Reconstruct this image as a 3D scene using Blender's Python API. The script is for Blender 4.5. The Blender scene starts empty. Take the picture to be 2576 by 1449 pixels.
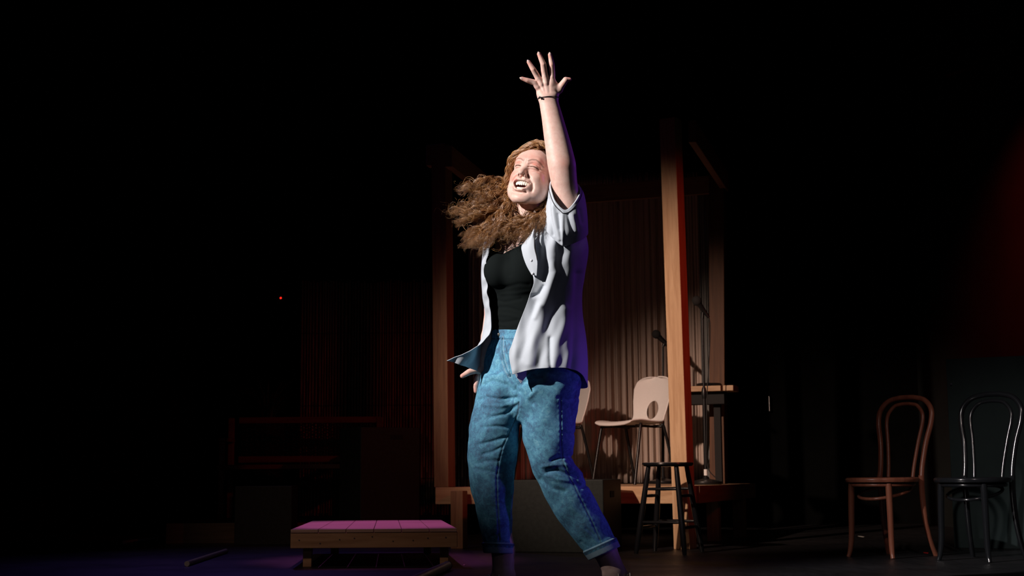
import bpy, math, random
import numpy as np
from mathutils import Vector, Matrix

random.seed(7); rng = np.random.default_rng(7)
sc = bpy.context.scene
col = sc.collection
PI = math.pi

# ------------------------------------------------------------------ camera, world, exposure
FPX = 2576 * 50.0 / 36.0
TILT = math.radians(7.41); ROLL = math.radians(-0.4)
CAM = Vector((0, 0, 0.48))
ROT = Matrix.Rotation(PI/2 + TILT, 3, 'X') @ Matrix.Rotation(ROLL, 3, 'Z')
cd = bpy.data.cameras.new('camera'); cam = bpy.data.objects.new('camera', cd); col.objects.link(cam)
cd.lens = 50; cd.sensor_width = 36; cd.clip_end = 100
cam.matrix_world = Matrix.Translation(CAM) @ ROT.to_4x4()
cd.dof.use_dof = True; cd.dof.focus_distance = 5.15; cd.dof.aperture_fstop = 9.0
sc.camera = cam
w = bpy.data.worlds.new('dark_hall'); sc.world = w; w.use_nodes = True
w.node_tree.nodes['Background'].inputs[0].default_value = (0.35, 0.6, 0.6, 1)
w.node_tree.nodes['Background'].inputs[1].default_value = 0.0012
sc.view_settings.view_transform = 'Standard'; sc.view_settings.look = 'None'
sc.view_settings.gamma = 1; sc.view_settings.use_curve_mapping = False
sc.view_settings.exposure = 0.0

RM = np.array(ROT)
def unproj(px, py, Y):
    """pixel + depth plane Y -> world (numpy, vectorised)"""
    px = np.asarray(px, float); py = np.asarray(py, float); Y = np.asarray(Y, float)
    dx = (px - 1288) / FPX; dy = -(py - 724.5) / FPX
    d = np.stack([dx, dy, -np.ones_like(dx)], -1) @ RM.T
    t = Y / d[..., 1]
    return d * t[..., None] + np.array([0, 0, 0.48])
def at(px, py, Y): return Vector(unproj(px, py, Y))
def ground(px, py, z=0.0):
    d = ROT @ Vector(((px-1288)/FPX, -(py-724.5)/FPX, -1)); t = (z-0.48)/d.z
    return CAM + d*t
def proj(p):
    q = ROT.transposed() @ (Vector(p) - CAM)
    return (1288 + FPX*q.x/-q.z, 724.5 - FPX*q.y/-q.z)

# ------------------------------------------------------------------ lights (the rig of the theatre, plus one added soft fill)
def spot(name, loc, target, power, colr, angle, blend=0.3, size=0.05):
    l = bpy.data.lights.new(name, 'SPOT'); l.energy = power; l.color = colr
    l.spot_size = math.radians(angle); l.spot_blend = blend; l.shadow_soft_size = size
    o = bpy.data.objects.new(name, l); col.objects.link(o); o.location = loc
    o.rotation_euler = (Vector(target) - Vector(loc)).to_track_quat('-Z', 'Y').to_euler()
    return o
spot('key_spot', (-4.35, 2.3, 4.0), (0.05, 5.1, 1.48), 2350, (1.0, 0.93, 0.9), 21, 0.75, 0.05)
spot('violet_spot', (3.5, 4.7, 0.32), (0.25, 5.1, 0.58), 75, (0.24, 0.10, 1.0), 17, 0.9, 0.06)
spot('violet_rim_spot', (3.4, 7.0, 2.7), (0.25, 5.15, 1.3), 60, (0.36, 0.05, 1.0), 26, 0.6, 0.06)
spot('amber_spot', (-3.2, 3.2, 3.7), (1.25, 9.9, 0.72), 2200, (1.0, 0.70, 0.55), 22, 1.0, 0.08)
spot('front_fill_spot', (1.6, -1.2, 3.2), (0.2, 5.1, 0.9), 17, (0.78, 0.72, 1.0), 40, 1.0, 0.5)  # added fill to lift the shirt shadows, stands in for hall ambient
spot('wash_spot', (-4.1, 3.0, 4.6), (-0.75, 8.9, 0.1), 230, (1.0, 0.62, 0.45), 30, 1.0, 0.15)
spot('red_spot', (3.5, 6.2, 2.9), (0.75, 9.35, 1.2), 110, (1.0, 0.06, 0.025), 34, 1.0, 0.08)
spot('red_wall_spot', (2.4, 8.2, 3.3), (3.7, 9.95, 2.1), 190, (1.0, 0.03, 0.02), 46, 1.0, 0.05)
spot('magenta_spot', (-1.2, 9.6, 4.6), (-0.75, 8.2, 0.2), 420, (1.0, 0.20, 0.78), 20, 0.7, 0.05)
spot('chair_spot', (1.3, 1.5, 4.4), (2.8, 8.0, 0.55), 300, (1.0, 0.8, 0.75), 16, 1.0, 0.06)
spot('blue_floor_spot', (-2.4, 12.0, 4.8), (-0.8, 6.8, 0.0), 85, (0.28, 0.15, 1.0), 50, 0.9, 0.05)

# ------------------------------------------------------------------ tagging and mesh helpers
def tag(o, label=None, cat=None, group=None, kind=None):
    if label: o['label'] = label
    if cat: o['category'] = cat
    if group: o['group'] = group
    if kind: o['kind'] = kind
    return o
def empty(name, loc=(0, 0, 0), rz=0.0, label=None, cat=None, group=None):
    o = bpy.data.objects.new(name, None); col.objects.link(o); o.location = loc; o.rotation_euler = (0, 0, rz)
    o.empty_display_size = 0.1
    return tag(o, label, cat, group)
def np_mesh(name, verts, faces, smooth=True):
    me = bpy.data.meshes.new(name)
    verts = np.asarray(verts, np.float32).reshape(-1, 3)
    me.vertices.add(len(verts)); me.vertices.foreach_set('co', verts.ravel())
    if isinstance(faces, np.ndarray):
        n = len(faces); k = faces.shape[1]
        me.loops.add(n*k); me.loops.foreach_set('vertex_index', faces.astype(np.int32).ravel())
        me.polygons.add(n); me.polygons.foreach_set('loop_start', np.arange(n, dtype=np.int32)*k)
    else:
        tot = sum(len(f) for f in faces); me.loops.add(tot)
        me.loops.foreach_set('vertex_index', np.fromiter((i for f in faces for i in f), np.int32, tot))
        st = np.cumsum([0]+[len(f) for f in faces[:-1]]).astype(np.int32)
        me.polygons.add(len(faces)); me.polygons.foreach_set('loop_start', st)
    me.update(calc_edges=True); me.validate()
    me.polygons.foreach_set('use_smooth', np.full(len(me.polygons), smooth))
    return me
def link_mesh(name, me, m, parent=None, loc=None, rot=None):
    o = bpy.data.objects.new(name, me); col.objects.link(o)
    if m is not None: me.materials.append(m)
    if parent is not None: o.parent = parent
    if loc is not None: o.location = loc
    if rot is not None: o.rotation_euler = rot
    return o
class MB:
    def __init__(s): s.v = []; s.f = []
    def add(s, v, f):
        b = len(s.v); s.v += [tuple(map(float, p)) for p in v]; s.f += [tuple(i+b for i in q) for q in f]; return s
    def box(s, c, d, rz=0.0, M=None):
        x, y, z = d[0]/2, d[1]/2, d[2]/2
        vs = [Vector((i*x, j*y, k*z)) for i in (-1, 1) for j in (-1, 1) for k in (-1, 1)]
        R = M if M is not None else Matrix.Rotation(rz, 3, 'Z')
        vs = [R @ p + Vector(c) for p in vs]
        return s.add(vs, [(0,1,3,2),(4,6,7,5),(0,4,5,1),(2,3,7,6),(0,2,6,4),(1,5,7,3)])
    def tube(s, pts, r, n=12, closed=False, flat=1.0):
        P = [Vector(p) for p in pts]; m = len(P)
        R = r if hasattr(r, '__len__') else [r]*m
        vs = []; up = None
        for i in range(m):
            if closed: t = (P[(i+1) % m]-P[i-1])
            else: t = P[min(i+1, m-1)]-P[max(i-1, 0)]
            t.normalize()
            if up is None:
                a = Vector((0, 0, 1)) if abs(t.z) < .9 else Vector((1, 0, 0)); up = a.cross(t).normalized()
            up = (up - t*up.dot(t)).normalized(); sd = t.cross(up)
            for k in range(n):
                a = 2*PI*k/n; vs.append(P[i] + up*(math.cos(a)*R[i]) + sd*(math.sin(a)*R[i]*flat))
        fs = []
        for i in range(m if closed else m-1):
            j = (i+1) % m
            for k in range(n): l = (k+1) % n; fs.append((i*n+k, i*n+l, j*n+l, j*n+k))
        if not closed: fs.append(tuple(range(n))[::-1]); fs.append(tuple((m-1)*n+k for k in range(n)))
        return s.add(vs, fs)
    def lathe(s, prof, c=(0, 0, 0), n=32, sx=1, sy=1):
        vs = []; m = len(prof)
        for r, z in prof:
            for k in range(n): a = 2*PI*k/n; vs.append((c[0]+math.cos(a)*r*sx, c[1]+math.sin(a)*r*sy, c[2]+z))
        fs = [(i*n+k, i*n+(k+1) % n, (i+1)*n+(k+1) % n, (i+1)*n+k) for i in range(m-1) for k in range(n)]
        if prof[0][0] > 1e-6: fs.append(tuple(range(n))[::-1])
        if prof[-1][0] > 1e-6: fs.append(tuple((m-1)*n+k for k in range(n)))
        return s.add(vs, fs)
    def build(s, name, m, parent=None, bevel=0, smooth=False, loc=None, rz=None, seg=2):
        me = np_mesh(name, s.v, s.f, smooth)
        o = link_mesh(name, me, m, parent, loc, None if rz is None else (0, 0, rz))
        if bevel:
            b = o.modifiers.new('bevel', 'BEVEL'); b.width = bevel; b.segments = seg; b.limit_method = 'ANGLE'
            b.angle_limit = math.radians(40)
        if smooth:
            try:
                me.set_sharp_from_angle(angle=math.radians(50))
            except Exception: pass
        return o
def crv(pts, n=12, closed=False):
    """Catmull-Rom through the points"""
    P = np.asarray(pts, float); m = len(P); out = []
    rngi = range(m if closed else m-1)
    for i in rngi:
        if closed: a, b, c, d = P[i-1], P[i], P[(i+1) % m], P[(i+2) % m]
        else: a, b, c, d = P[max(i-1, 0)], P[i], P[i+1], P[min(i+2, m-1)]
        for k in range(n):
            t = k/n
            out.append(0.5*((2*b)+(c-a)*t+(2*a-5*b+4*c-d)*t*t+(3*b-a-3*c+d)*t**3))
    if not closed: out.append(P[-1])
    return np.array(out)
def beam(name, p0, p1, wx, wy, m, yaw=0.0, parent=None, bevel=0.004):
    """timber from p0 to p1; mesh length along local Z so that the grain follows it"""
    p0 = Vector(p0); p1 = Vector(p1); L = (p1-p0).length
    b = MB().box((0, 0, L/2), (wx, wy, L)); o = b.build(name, m, parent, bevel)
    z = (p1-p0).normalized()
    x = Vector((math.cos(yaw), math.sin(yaw), 0)); x = (x - z*x.dot(z)).normalized(); y = z.cross(x)
    M = Matrix((x, y, z)).transposed().to_4x4(); M.translation = p0
    o.matrix_world = M
    return o

# ------------------------------------------------------------------ materials
def mat(name, colr=(0.5, 0.5, 0.5), rough=0.5, metal=0.0, spec=0.5, **kw):
    m = bpy.data.materials.new(name); m.use_nodes = True; b = m.node_tree.nodes['Principled BSDF']
    b.inputs['Base Color'].default_value = (*colr, 1); b.inputs['Roughness'].default_value = rough
    b.inputs['Metallic'].default_value = metal; b.inputs['Specular IOR Level'].default_value = spec
    for k, v in kw.items(): b.inputs[k].default_value = v
    return m
class NT:
    def __init__(s, m): s.t = m.node_tree; s.b = s.t.nodes['Principled BSDF']
    def n(s, typ, **kw):
        x = s.t.nodes.new(typ)
        for k, v in kw.items(): setattr(x, k, v)
        return x
    def l(s, a, b): s.t.links.new(a, b)
    def coord(s, scale=(1, 1, 1), out='Object'):
        c = s.n('ShaderNodeTexCoord'); mp = s.n('ShaderNodeMapping'); mp.inputs['Scale'].default_value = scale
        s.l(c.outputs[out], mp.inputs[0]); return mp.outputs[0]
    def noise(s, vec, scale=5, detail=4, rough=.55, dist=0):
        x = s.n('ShaderNodeTexNoise'); s.l(vec, x.inputs['Vector']); x.inputs['Scale'].default_value = scale
        x.inputs['Detail'].default_value = detail; x.inputs['Roughness'].default_value = rough
        x.inputs['Distortion'].default_value = dist; return x.outputs['Fac']
    def ramp(s, fac, stops):
        r = s.n('ShaderNodeValToRGB'); e = r.color_ramp.elements
        while len(e) < len(stops): e.new(0.5)
        for i, (p, c) in enumerate(stops): e[i].position = p; e[i].color = (*c, 1) if len(c) == 3 else c
        s.l(fac, r.inputs[0]); return r.outputs[0]
    def mix(s, fac, a, b, mode='MIX'):
        x = s.n('ShaderNodeMix', data_type='RGBA', blend_type=mode)
        for v, i in ((fac, 0), (a, 6), (b, 7)):
            if isinstance(v, (int, float)): x.inputs[i].default_value = v
            elif isinstance(v, tuple): x.inputs[i].default_value = (*v, 1)
            else: s.l(v, x.inputs[i])
        return x.outputs[2]
    def math(s, op, a, b=0.0, clamp=False):
        x = s.n('ShaderNodeMath', operation=op); x.use_clamp = clamp
        for v, i in ((a, 0), (b, 1)):
            if isinstance(v, (int, float)): x.inputs[i].default_value = v
            else: s.l(v, x.inputs[i])
        return x.outputs[0]
    def attr(s, name):
        a = s.n('ShaderNodeAttribute', attribute_name=name); sp = s.n('ShaderNodeSeparateColor')
        s.l(a.outputs['Color'], sp.inputs[0]); return sp.outputs
    def bump(s, h, strength=.3, dist=.002):
        b = s.n('ShaderNodeBump'); b.inputs['Strength'].default_value = strength; b.inputs['Distance'].default_value = dist
        s.l(h, b.inputs['Height']); s.l(b.outputs[0], s.b.inputs['Normal'])
    def color(s, c): s.l(c, s.b.inputs['Base Color'])
    def rough(s, c): s.l(c, s.b.inputs['Roughness'])
def wood(name, dark, light, rough=.6, axis='z', knots=True, sc_=1.0):
    m = mat(name, light, rough, spec=.3); t = NT(m)
    s = {'z': (14, 14, 1.0), 'x': (1.0, 14, 14), 'y': (14, 1.0, 14)}[axis]
    v = t.coord(tuple(q*sc_ for q in s))
    n1 = t.noise(v, 2.2, 6, .6, .6); n2 = t.noise(v, 14, 3, .5)
    c = t.ramp(n1, [(.3, dark), (.62, light)])
    c = t.mix(t.math('MULTIPLY', n2, .35), c, tuple(q*.55 for q in dark))
    if knots:
        vo = t.n('ShaderNodeTexVoronoi'); s2 = {'z': (5, 5, 1.9), 'x': (1.9, 5, 5), 'y': (5, 1.9, 5)}[axis]
        t.l(t.coord(s2), vo.inputs['Vector']); vo.inputs['Scale'].default_value = 1.3
        k = t.ramp(vo.outputs['Distance'], [(.03, (1, 1, 1)), (.09, (0, 0, 0))])
        c = t.mix(k, c, tuple(q*.25 for q in dark))
    t.color(c); t.bump(n1, .25, .002); return m
# ------------------------------------------------------------------ materials of the stage
m_floor = mat('black_stage_floor', (.012, .012, .014), .42, spec=.4); t = NT(m_floor)
v = t.coord((1, 1, 1)); n1 = t.noise(v, 1.4, 5, .6); n2 = t.noise(t.coord((3, .5, 1)), 9, 5, .7)
t.color(t.ramp(n2, [(.3, (.008, .008, .010)), (.8, (.026, .025, .028))])); t.rough(t.ramp(n1, [(.3, (.3,)*3), (.7, (.55,)*3)]))
t.bump(n2, .12, .002)
m_wall = mat('black_painted_wall', (.018, .019, .018), .95, spec=.05); t = NT(m_wall)
t.color(t.ramp(t.noise(t.coord(), 2.5, 5), [(.3, (.0022, .0026, .0026)), (.7, (.0045, .005, .005))]))
m_rwall = mat('dark_grey_wall', (.05, .055, .052), .9, spec=.15); t = NT(m_rwall)
t.color(t.ramp(t.noise(t.coord(), 1.6, 5), [(.3, (.013, .017, .0165)), (.7, (.022, .027, .026))]))
m_post = wood('pine_timber', (.42, .25, .13), (.62, .42, .25))
m_postd = wood('shaded_pine_timber', (.20, .10, .06), (.32, .18, .10))  # same pine, weaker light on these members put into a darker colour
m_rear = wood('shaded_brown_timber', (.07, .028, .012), (.13, .055, .024))  # browner pine, darkened so the rear post stays dim under the amber
m_deckx = wood('pine_plank', (.36, .22, .12), (.58, .40, .25), axis='x')
m_pal = wood('aged_pine_board', (.30, .18, .10), (.46, .30, .18), axis='x')
m_palt = wood('worn_painted_plywood', (.30, .20, .17), (.50, .36, .32), axis='x', knots=False)
m_blackpaint = mat('black_paint', (.018, .022, .021), .6, spec=.2); t = NT(m_blackpaint)
n = t.noise(t.coord(), 40, 5, .7); t.color(t.ramp(n, [(.3, (.008, .012, .0115)), (.72, (.018, .024, .023))])); t.bump(n, .15, .001)
m_blackmetal = mat('black_metal', (.012, .013, .014), .35, .3)
m_blackgloss = mat('black_lacquer', (.01, .011, .013), .16)
m_rubber = mat('black_rubber', (.01, .01, .01), .7)
m_chrome = mat('worn_steel', (.5, .5, .5), .3, 1)
m_white = mat('white_plastic_shell', (.82, .79, .77), .45)
m_bent = wood('brown_bentwood', (.20, .062, .038), (.30, .105, .062), rough=.28, knots=False)
m_panel = mat('teal_black_flat', (.032, .044, .042), .7); t = NT(m_panel)
t.color(t.ramp(t.noise(t.coord(), 3, 6, .65), [(.3, (.016, .038, .039)), (.7, (.026, .054, .055))]))
m_curtain = mat('beige_curtain', (.42, .33, .28), .85); t = NT(m_curtain)
t.color(t.ramp(t.noise(t.coord((8, 8, .4)), 3, 3), [(.3, (.50, .39, .33)), (.7, (.66, .54, .47))])); t.bump(t.noise(t.coord(), 300, 2), .2, .0005)
m_grey = mat('grey_curtain', (.3, .3, .29), .85)
m_bamboo = mat('dark_bamboo', (.1, .05, .03), .4); t = NT(m_bamboo)
t.color(t.ramp(t.noise(t.coord((30, 30, 1.2)), 2.0, 3), [(.32, (.03, .024, .018)), (.55, (.09, .05, .03)), (.75, (.16, .10, .06))]))
m_bench = wood('red_brown_bench_wood', (.10, .032, .02), (.17, .06, .035), axis='x', knots=False)
m_mesh = mat('foam_black', (.012, .012, .012), .9)
m_plant = mat('dark_leaf', (.03, .06, .045), .5)
m_hole = mat('hollow_black', (.002, .002, .002), .9)

# ------------------------------------------------------------------ room
def struct(name, b, m, **k): return tag(b.build(name, m, **k), kind='structure')
struct('floor', MB().box((0, 5.5, -.05), (9.2, 15.2, .1)), m_floor)
struct('wall_back', MB().box((0, 13.05, 2.7), (9.2, .1, 5.4)), m_wall)
struct('wall_right', MB().box((3.75, 8.2, 2.7), (.1, 9.6, 5.4)), m_rwall)
struct('wall_left', MB().box((-4.55, 5.5, 2.7), (.1, 15.0, 5.4)), m_wall)
struct('ceiling', MB().box((0, 5.5, 5.45), (9.2, 15.2, .1)), m_wall)
d = struct('door_1', MB().box((2.62, 12.97, 1.05), (.84, .06, 2.1)), m_wall)
o = MB().tube([(2.32, 12.93, 1.02), (2.32, 12.89, 1.02), (2.32, 12.89, 1.15), (2.32, 12.93, 1.15)], .008).build('handle', m_chrome, d, smooth=True)
o['label'] = 'worn steel pull handle'
pr = MB()
for k in range(2):
    pr.tube([at(2380, 192-45*k, 9.3), at(2640, 110-45*k, 9.3)], .013, 8)
tag(pr.build('conduit_1', m_wall, smooth=True), kind='structure')  # two thin conduit pipes high at the right

# ------------------------------------------------------------------ timber gazebo (frame + raised deck): one built thing
YAW = math.radians(-20)                       # the structure is turned away from the camera
wdir = Vector((math.cos(YAW), math.sin(YAW), 0)); bdir = Vector((-math.sin(YAW), math.cos(YAW), 0))
FR = ground(1724, 1381); FR.z = 0             # foot of the front right post
g = empty('stage_pavilion', (FR.x, FR.y, 0), 0, 'open timber pavilion with pine posts and raised plank deck behind the performer', 'pavilion')
def wparent(o):
    m = o.matrix_world.copy(); o.parent = g; o.matrix_parent_inverse = Matrix.Translation((-FR.x, -FR.y, 0)); return o
def z_at(px, py, Y): return at(px, py, Y).z
ptop = z_at(1712, 300, FR.y)
DZ = .39                                       # deck top
o = wparent(beam('post', FR, (FR.x - .035, FR.y, ptop), .112, .10, m_post, YAW - math.radians(14)))
FLc = at(1119, 1230, 9.5); FLc.z = DZ
ft = at(1111, 366, 9.5)
o = wparent(beam('post', FLc, ft, .108, .10, m_postd, YAW - math.radians(6)))
RRc = at(1808, 1218, 10.62); RRc.z = DZ
rt = at(1805, 428, 10.62)
wparent(beam('post', RRc, rt, .115, .10, m_rear, YAW))
RLc = Vector((RRc.x, RRc.y, 0)) - wdir*1.62; RLc.z = DZ
wparent(beam('post', RLc, (RLc.x, RLc.y, rt.z), .10, .10, m_postd, YAW))
# header beams running to the back
s0 = at(1741, 330, FR.y-.03); s1 = at(1824, 458, 10.68)
wparent(beam('side_beam', s0, s1, .05, .145, m_postd, math.radians(70)))
s0 = at(1128, 393, 9.38); s1 = Vector((RLc.x+.02, RLc.y+.1, s0.z))
wparent(beam('side_beam', s0, s1, .05, .145, m_postd, math.radians(70)))
s0 = at(1076, 394, 9.60); s1 = at(1120, 392, 9.575)
wparent(beam('beam_end', s0, s1, .09, .145, m_postd, math.radians(90)))
s0 = Vector((RLc.x, RLc.y+.07, rt.z-.10)); s1 = Vector((RRc.x, RRc.y+.07, rt.z-.10))
wparent(beam('rear_beam', s0, s1, .04, .14, m_postd, math.radians(90)))
# deck
def deckpt(a, b, z): p = Vector((FR.x, FR.y, 0)) + wdir*a + bdir*b; return Vector((p.x, p.y, z))
fr = deckpt(.06, .08, 0); fl = ground(1098, 1360); fl = at(1097, 1237, 9.42); fl.z = 0
edir = (fl-fr); elen = edir.length; edir.normalize()
wparent(beam('front_joist', (fr.x, fr.y, DZ-.055), (fl.x, fl.y, DZ-.055), .045, .11, m_post, math.radians(90)))
br = at(1893, 1222, 11.0); br.z = 0
wparent(beam('side_joist', (fr.x, fr.y, DZ-.055), (br.x, br.y, DZ-.055), .045, .11, m_postd, math.radians(90)))
bl = br + (fl-fr)
pl = MB()
# planks between front line and back line
nP = 9
for i in range(nP):
    a = i/nP + .004; b = (i+1)/nP - .004
    q = [fr.lerp(br, a), fr.lerp(br, b), fl.lerp(bl, b), fl.lerp(bl, a)]
    vs = [(p.x, p.y, DZ-.02) for p in q] + [(p.x, p.y, DZ) for p in q]
    pl.add(vs, [(0,1,2,3),(7,6,5,4),(0,4,5,1),(1,5,6,2),(2,6,7,3),(3,7,4,0)])
wparent(pl.build('deck', m_deckx, bevel=.003))
for (px, py, Y) in ((1155, 1380, 9.05), (1797, 1362, 10.0), (1862, 1352, 10.75)):
    p = at(px, py, Y) if False else ground(px, py)
    wparent(beam('deck_leg', (p.x, p.y, 0), (p.x, p.y, DZ-.022), .085, .085, m_postd, YAW))
for (px, Y) in ((1240, 11.6), (1420, 10.4)):
    p = at(px, 1300, Y); wparent(beam('deck_leg', (p.x, p.y, 0), (p.x, p.y, DZ-.022), .085, .085, m_postd, YAW))
# nails and a chalk tick on the posts
# ------------------------------------------------------------------ curtain behind the deck
def curtain(name, p0, p1, z0, z1a, z1b, folds, amp, m, seed, label, cat, group=None):
    r = np.random.default_rng(seed); nU, nV = 360, 26
    u = np.linspace(0, 1, nU); vv = np.linspace(0, 1, nV)
    ph = np.cumsum(.5+r.random(nU))/nU; ph = ph/ph[-1]*folds*2*PI
    am = amp*(0.55+.45*np.sin(u*9+1)+.3*np.sin(u*23))
    dx = p1.x-p0.x; dy = p1.y-p0.y; L = math.hypot(dx, dy); nx, ny = -dy/L, dx/L
    V = np.zeros((nV, nU, 3))
    for j, b in enumerate(vv):
        off = am*np.sin(ph + .5*math.sin(b*2))*(1-.25*b) + amp*.3*np.sin(2.3*ph+1)
        V[j, :, 0] = p0.x+dx*u+nx*off; V[j, :, 1] = p0.y+dy*u+ny*off
        V[j, :, 2] = z0*(1-b)+(z1a*(1-u)+z1b*u)*b
    idx = np.arange(nU*nV).reshape(nV, nU)
    F = np.stack([idx[:-1, :-1], idx[:-1, 1:], idx[1:, 1:], idx[1:, :-1]], -1).reshape(-1, 4)
    o = link_mesh(name, np_mesh(name, V, F), m)
    sm = o.modifiers.new('thick', 'SOLIDIFY'); sm.thickness = .004
    return tag(o, label, cat, group)
c0 = at(1180, 1200, 11.62); c1 = at(1775, 1200, 11.55)
curtain('stage_curtain', c0, c1, DZ+.004, at(1470, 462, 11.6).z+.07, at(1690, 436, 11.6).z, 34, .035, m_curtain, 3,
        'pleated beige curtain hanging behind the white chairs inside the pavilion', 'curtain')
c0 = at(1772, 1200, 11.25); c1 = at(1800, 1200, 11.2)
curtain('stage_curtain', c0, c1, DZ+.004, at(1740, 478, 11.2).z, at(1820, 478, 11.2).z, 5, .02, m_grey, 5,
        'narrow grey curtain strip seen between right front post and rear post', 'curtain')

# ------------------------------------------------------------------ counter by the rear post, with a dark dish
cz = at(1800, 972, 10.36).z
cr = at(1790, 985, 10.37)
ct = empty('bar_counter', (cr.x, cr.y, DZ), YAW, 'small wooden counter shelf beside rear pavilion post holding a dark tray', 'counter')
MB().box((-.05, .0, cz-DZ-.02), (.46, .21, .04)).build('counter_top', m_deckx, ct, .004)
MB().box((-.05, .02, cz-DZ-.085), (.30, .12, .09)).build('apron', m_mesh, ct, .004)
for sx in (-.19, .03):
    MB().box((sx, .05, (cz-DZ-.13)/2), (.05, .04, cz-DZ-.13)).build('leg', m_mesh, ct, .003)
tr = MB().lathe([(.0, 0), (.085, 0), (.095, .012), (.085, .02), (.0, .022)])
o = tr.build('serving_tray', m_blackgloss, smooth=True, loc=(cr.x-.02, cr.y-.02, cz+.001)); tag(o, 'flat round black tray lying on the wooden counter shelf', 'tray')

# ------------------------------------------------------------------ microphone stands
def mic_stand(px_base, Y, head, pole_top, clip, tail, label, cable):
    B = at(px_base, 1215, Y); B.z = DZ+.001
    r = empty('microphone_stand', B, 0, label, 'microphone stand', 'microphone stands on the pavilion deck')
    def L(p): q = at(p[0], p[1], Y); return (q.x-B.x, q.y-B.y, q.z-B.z)
    MB().lathe([(0, 0), (.108, 0), (.112, .008), (.11, .02), (.07, .03), (.025, .04), (.018, .055), (0, .055)]).build('base', m_blackmetal, r, smooth=True)
    T = Vector(L(pole_top)); mid = T.z*.5
    x0 = Vector((0, 0, .05)); M = x0.lerp(T, .52)
    MB().tube([x0, M], .0115).build('lower_tube', m_blackmetal, r, smooth=True)
    MB().tube([M, T], .0085).build('upper_tube', m_blackmetal, r, smooth=True)
    c = MB().tube([M-Vector((0, 0, .03)), M-Vector((0,0,.01)), M+Vector((0, 0, .03)), M+Vector((0, 0, .05))], [.015, .019, .017, .011]).build('clutch', m_blackmetal, r, smooth=True)
    H = Vector(L(head)); C = Vector(L(clip)); E = Vector(L(tail))
    ax = (H-E).normalized()
    MB().tube([T, T+(C-T)*.7, C], [.011, .012, .013]).build('mic_clip', m_blackmetal, r, smooth=True)
    mb = empty('microphone', (0, 0, 0)); mb.parent = r
    bd = MB().tube([E, E.lerp(H, .15), E.lerp(H, .75), H-ax*.03], [.011, .013, .019, .022], 16).build('microphone_body', m_blackmetal, mb, smooth=True)
    # ball head
    ns = 18; prof = [(.034*math.sin(PI*i/ns), -.036*math.cos(PI*i/ns)) for i in range(ns+1)]
    hb = MB().lathe(prof, n=24); hd = hb.build('windscreen', m_mesh, mb, smooth=True); hd.location = H
    hd.rotation_euler = ax.to_track_quat('Z', 'Y').to_euler()
    if cable:
        q = [E, E+Vector((.008, 0, -.05)), E+Vector((.002, 0, -.2)), Vector((.02, -.01, T.z*.52)), Vector((.012, -.014, T.z*.3)), Vector((.012, -.014, .12)), Vector((.1, -.03, .02))]
        MB().tube(crv(q, 10), .0035, 8).build('cable', m_rubber, r, smooth=True)
        tp = MB().tube([(0, 0, .062), (0, 0, .105)], .0135).build('tape_band', mat('white_tape', (.8, .8, .78), .6), r, smooth=True)
    return r
mic_stand(1668, 11.0, (1651, 841), (1668, 872), (1672, 862), (1700, 888),
          'black microphone stand with tilted microphone standing behind the white chair', False)
mic_stand(1776, 10.0, (1753, 757), (1767, 802), (1768, 786), (1783, 799),
          'black microphone stand with hanging cable standing right of the tall front post', True)

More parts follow.
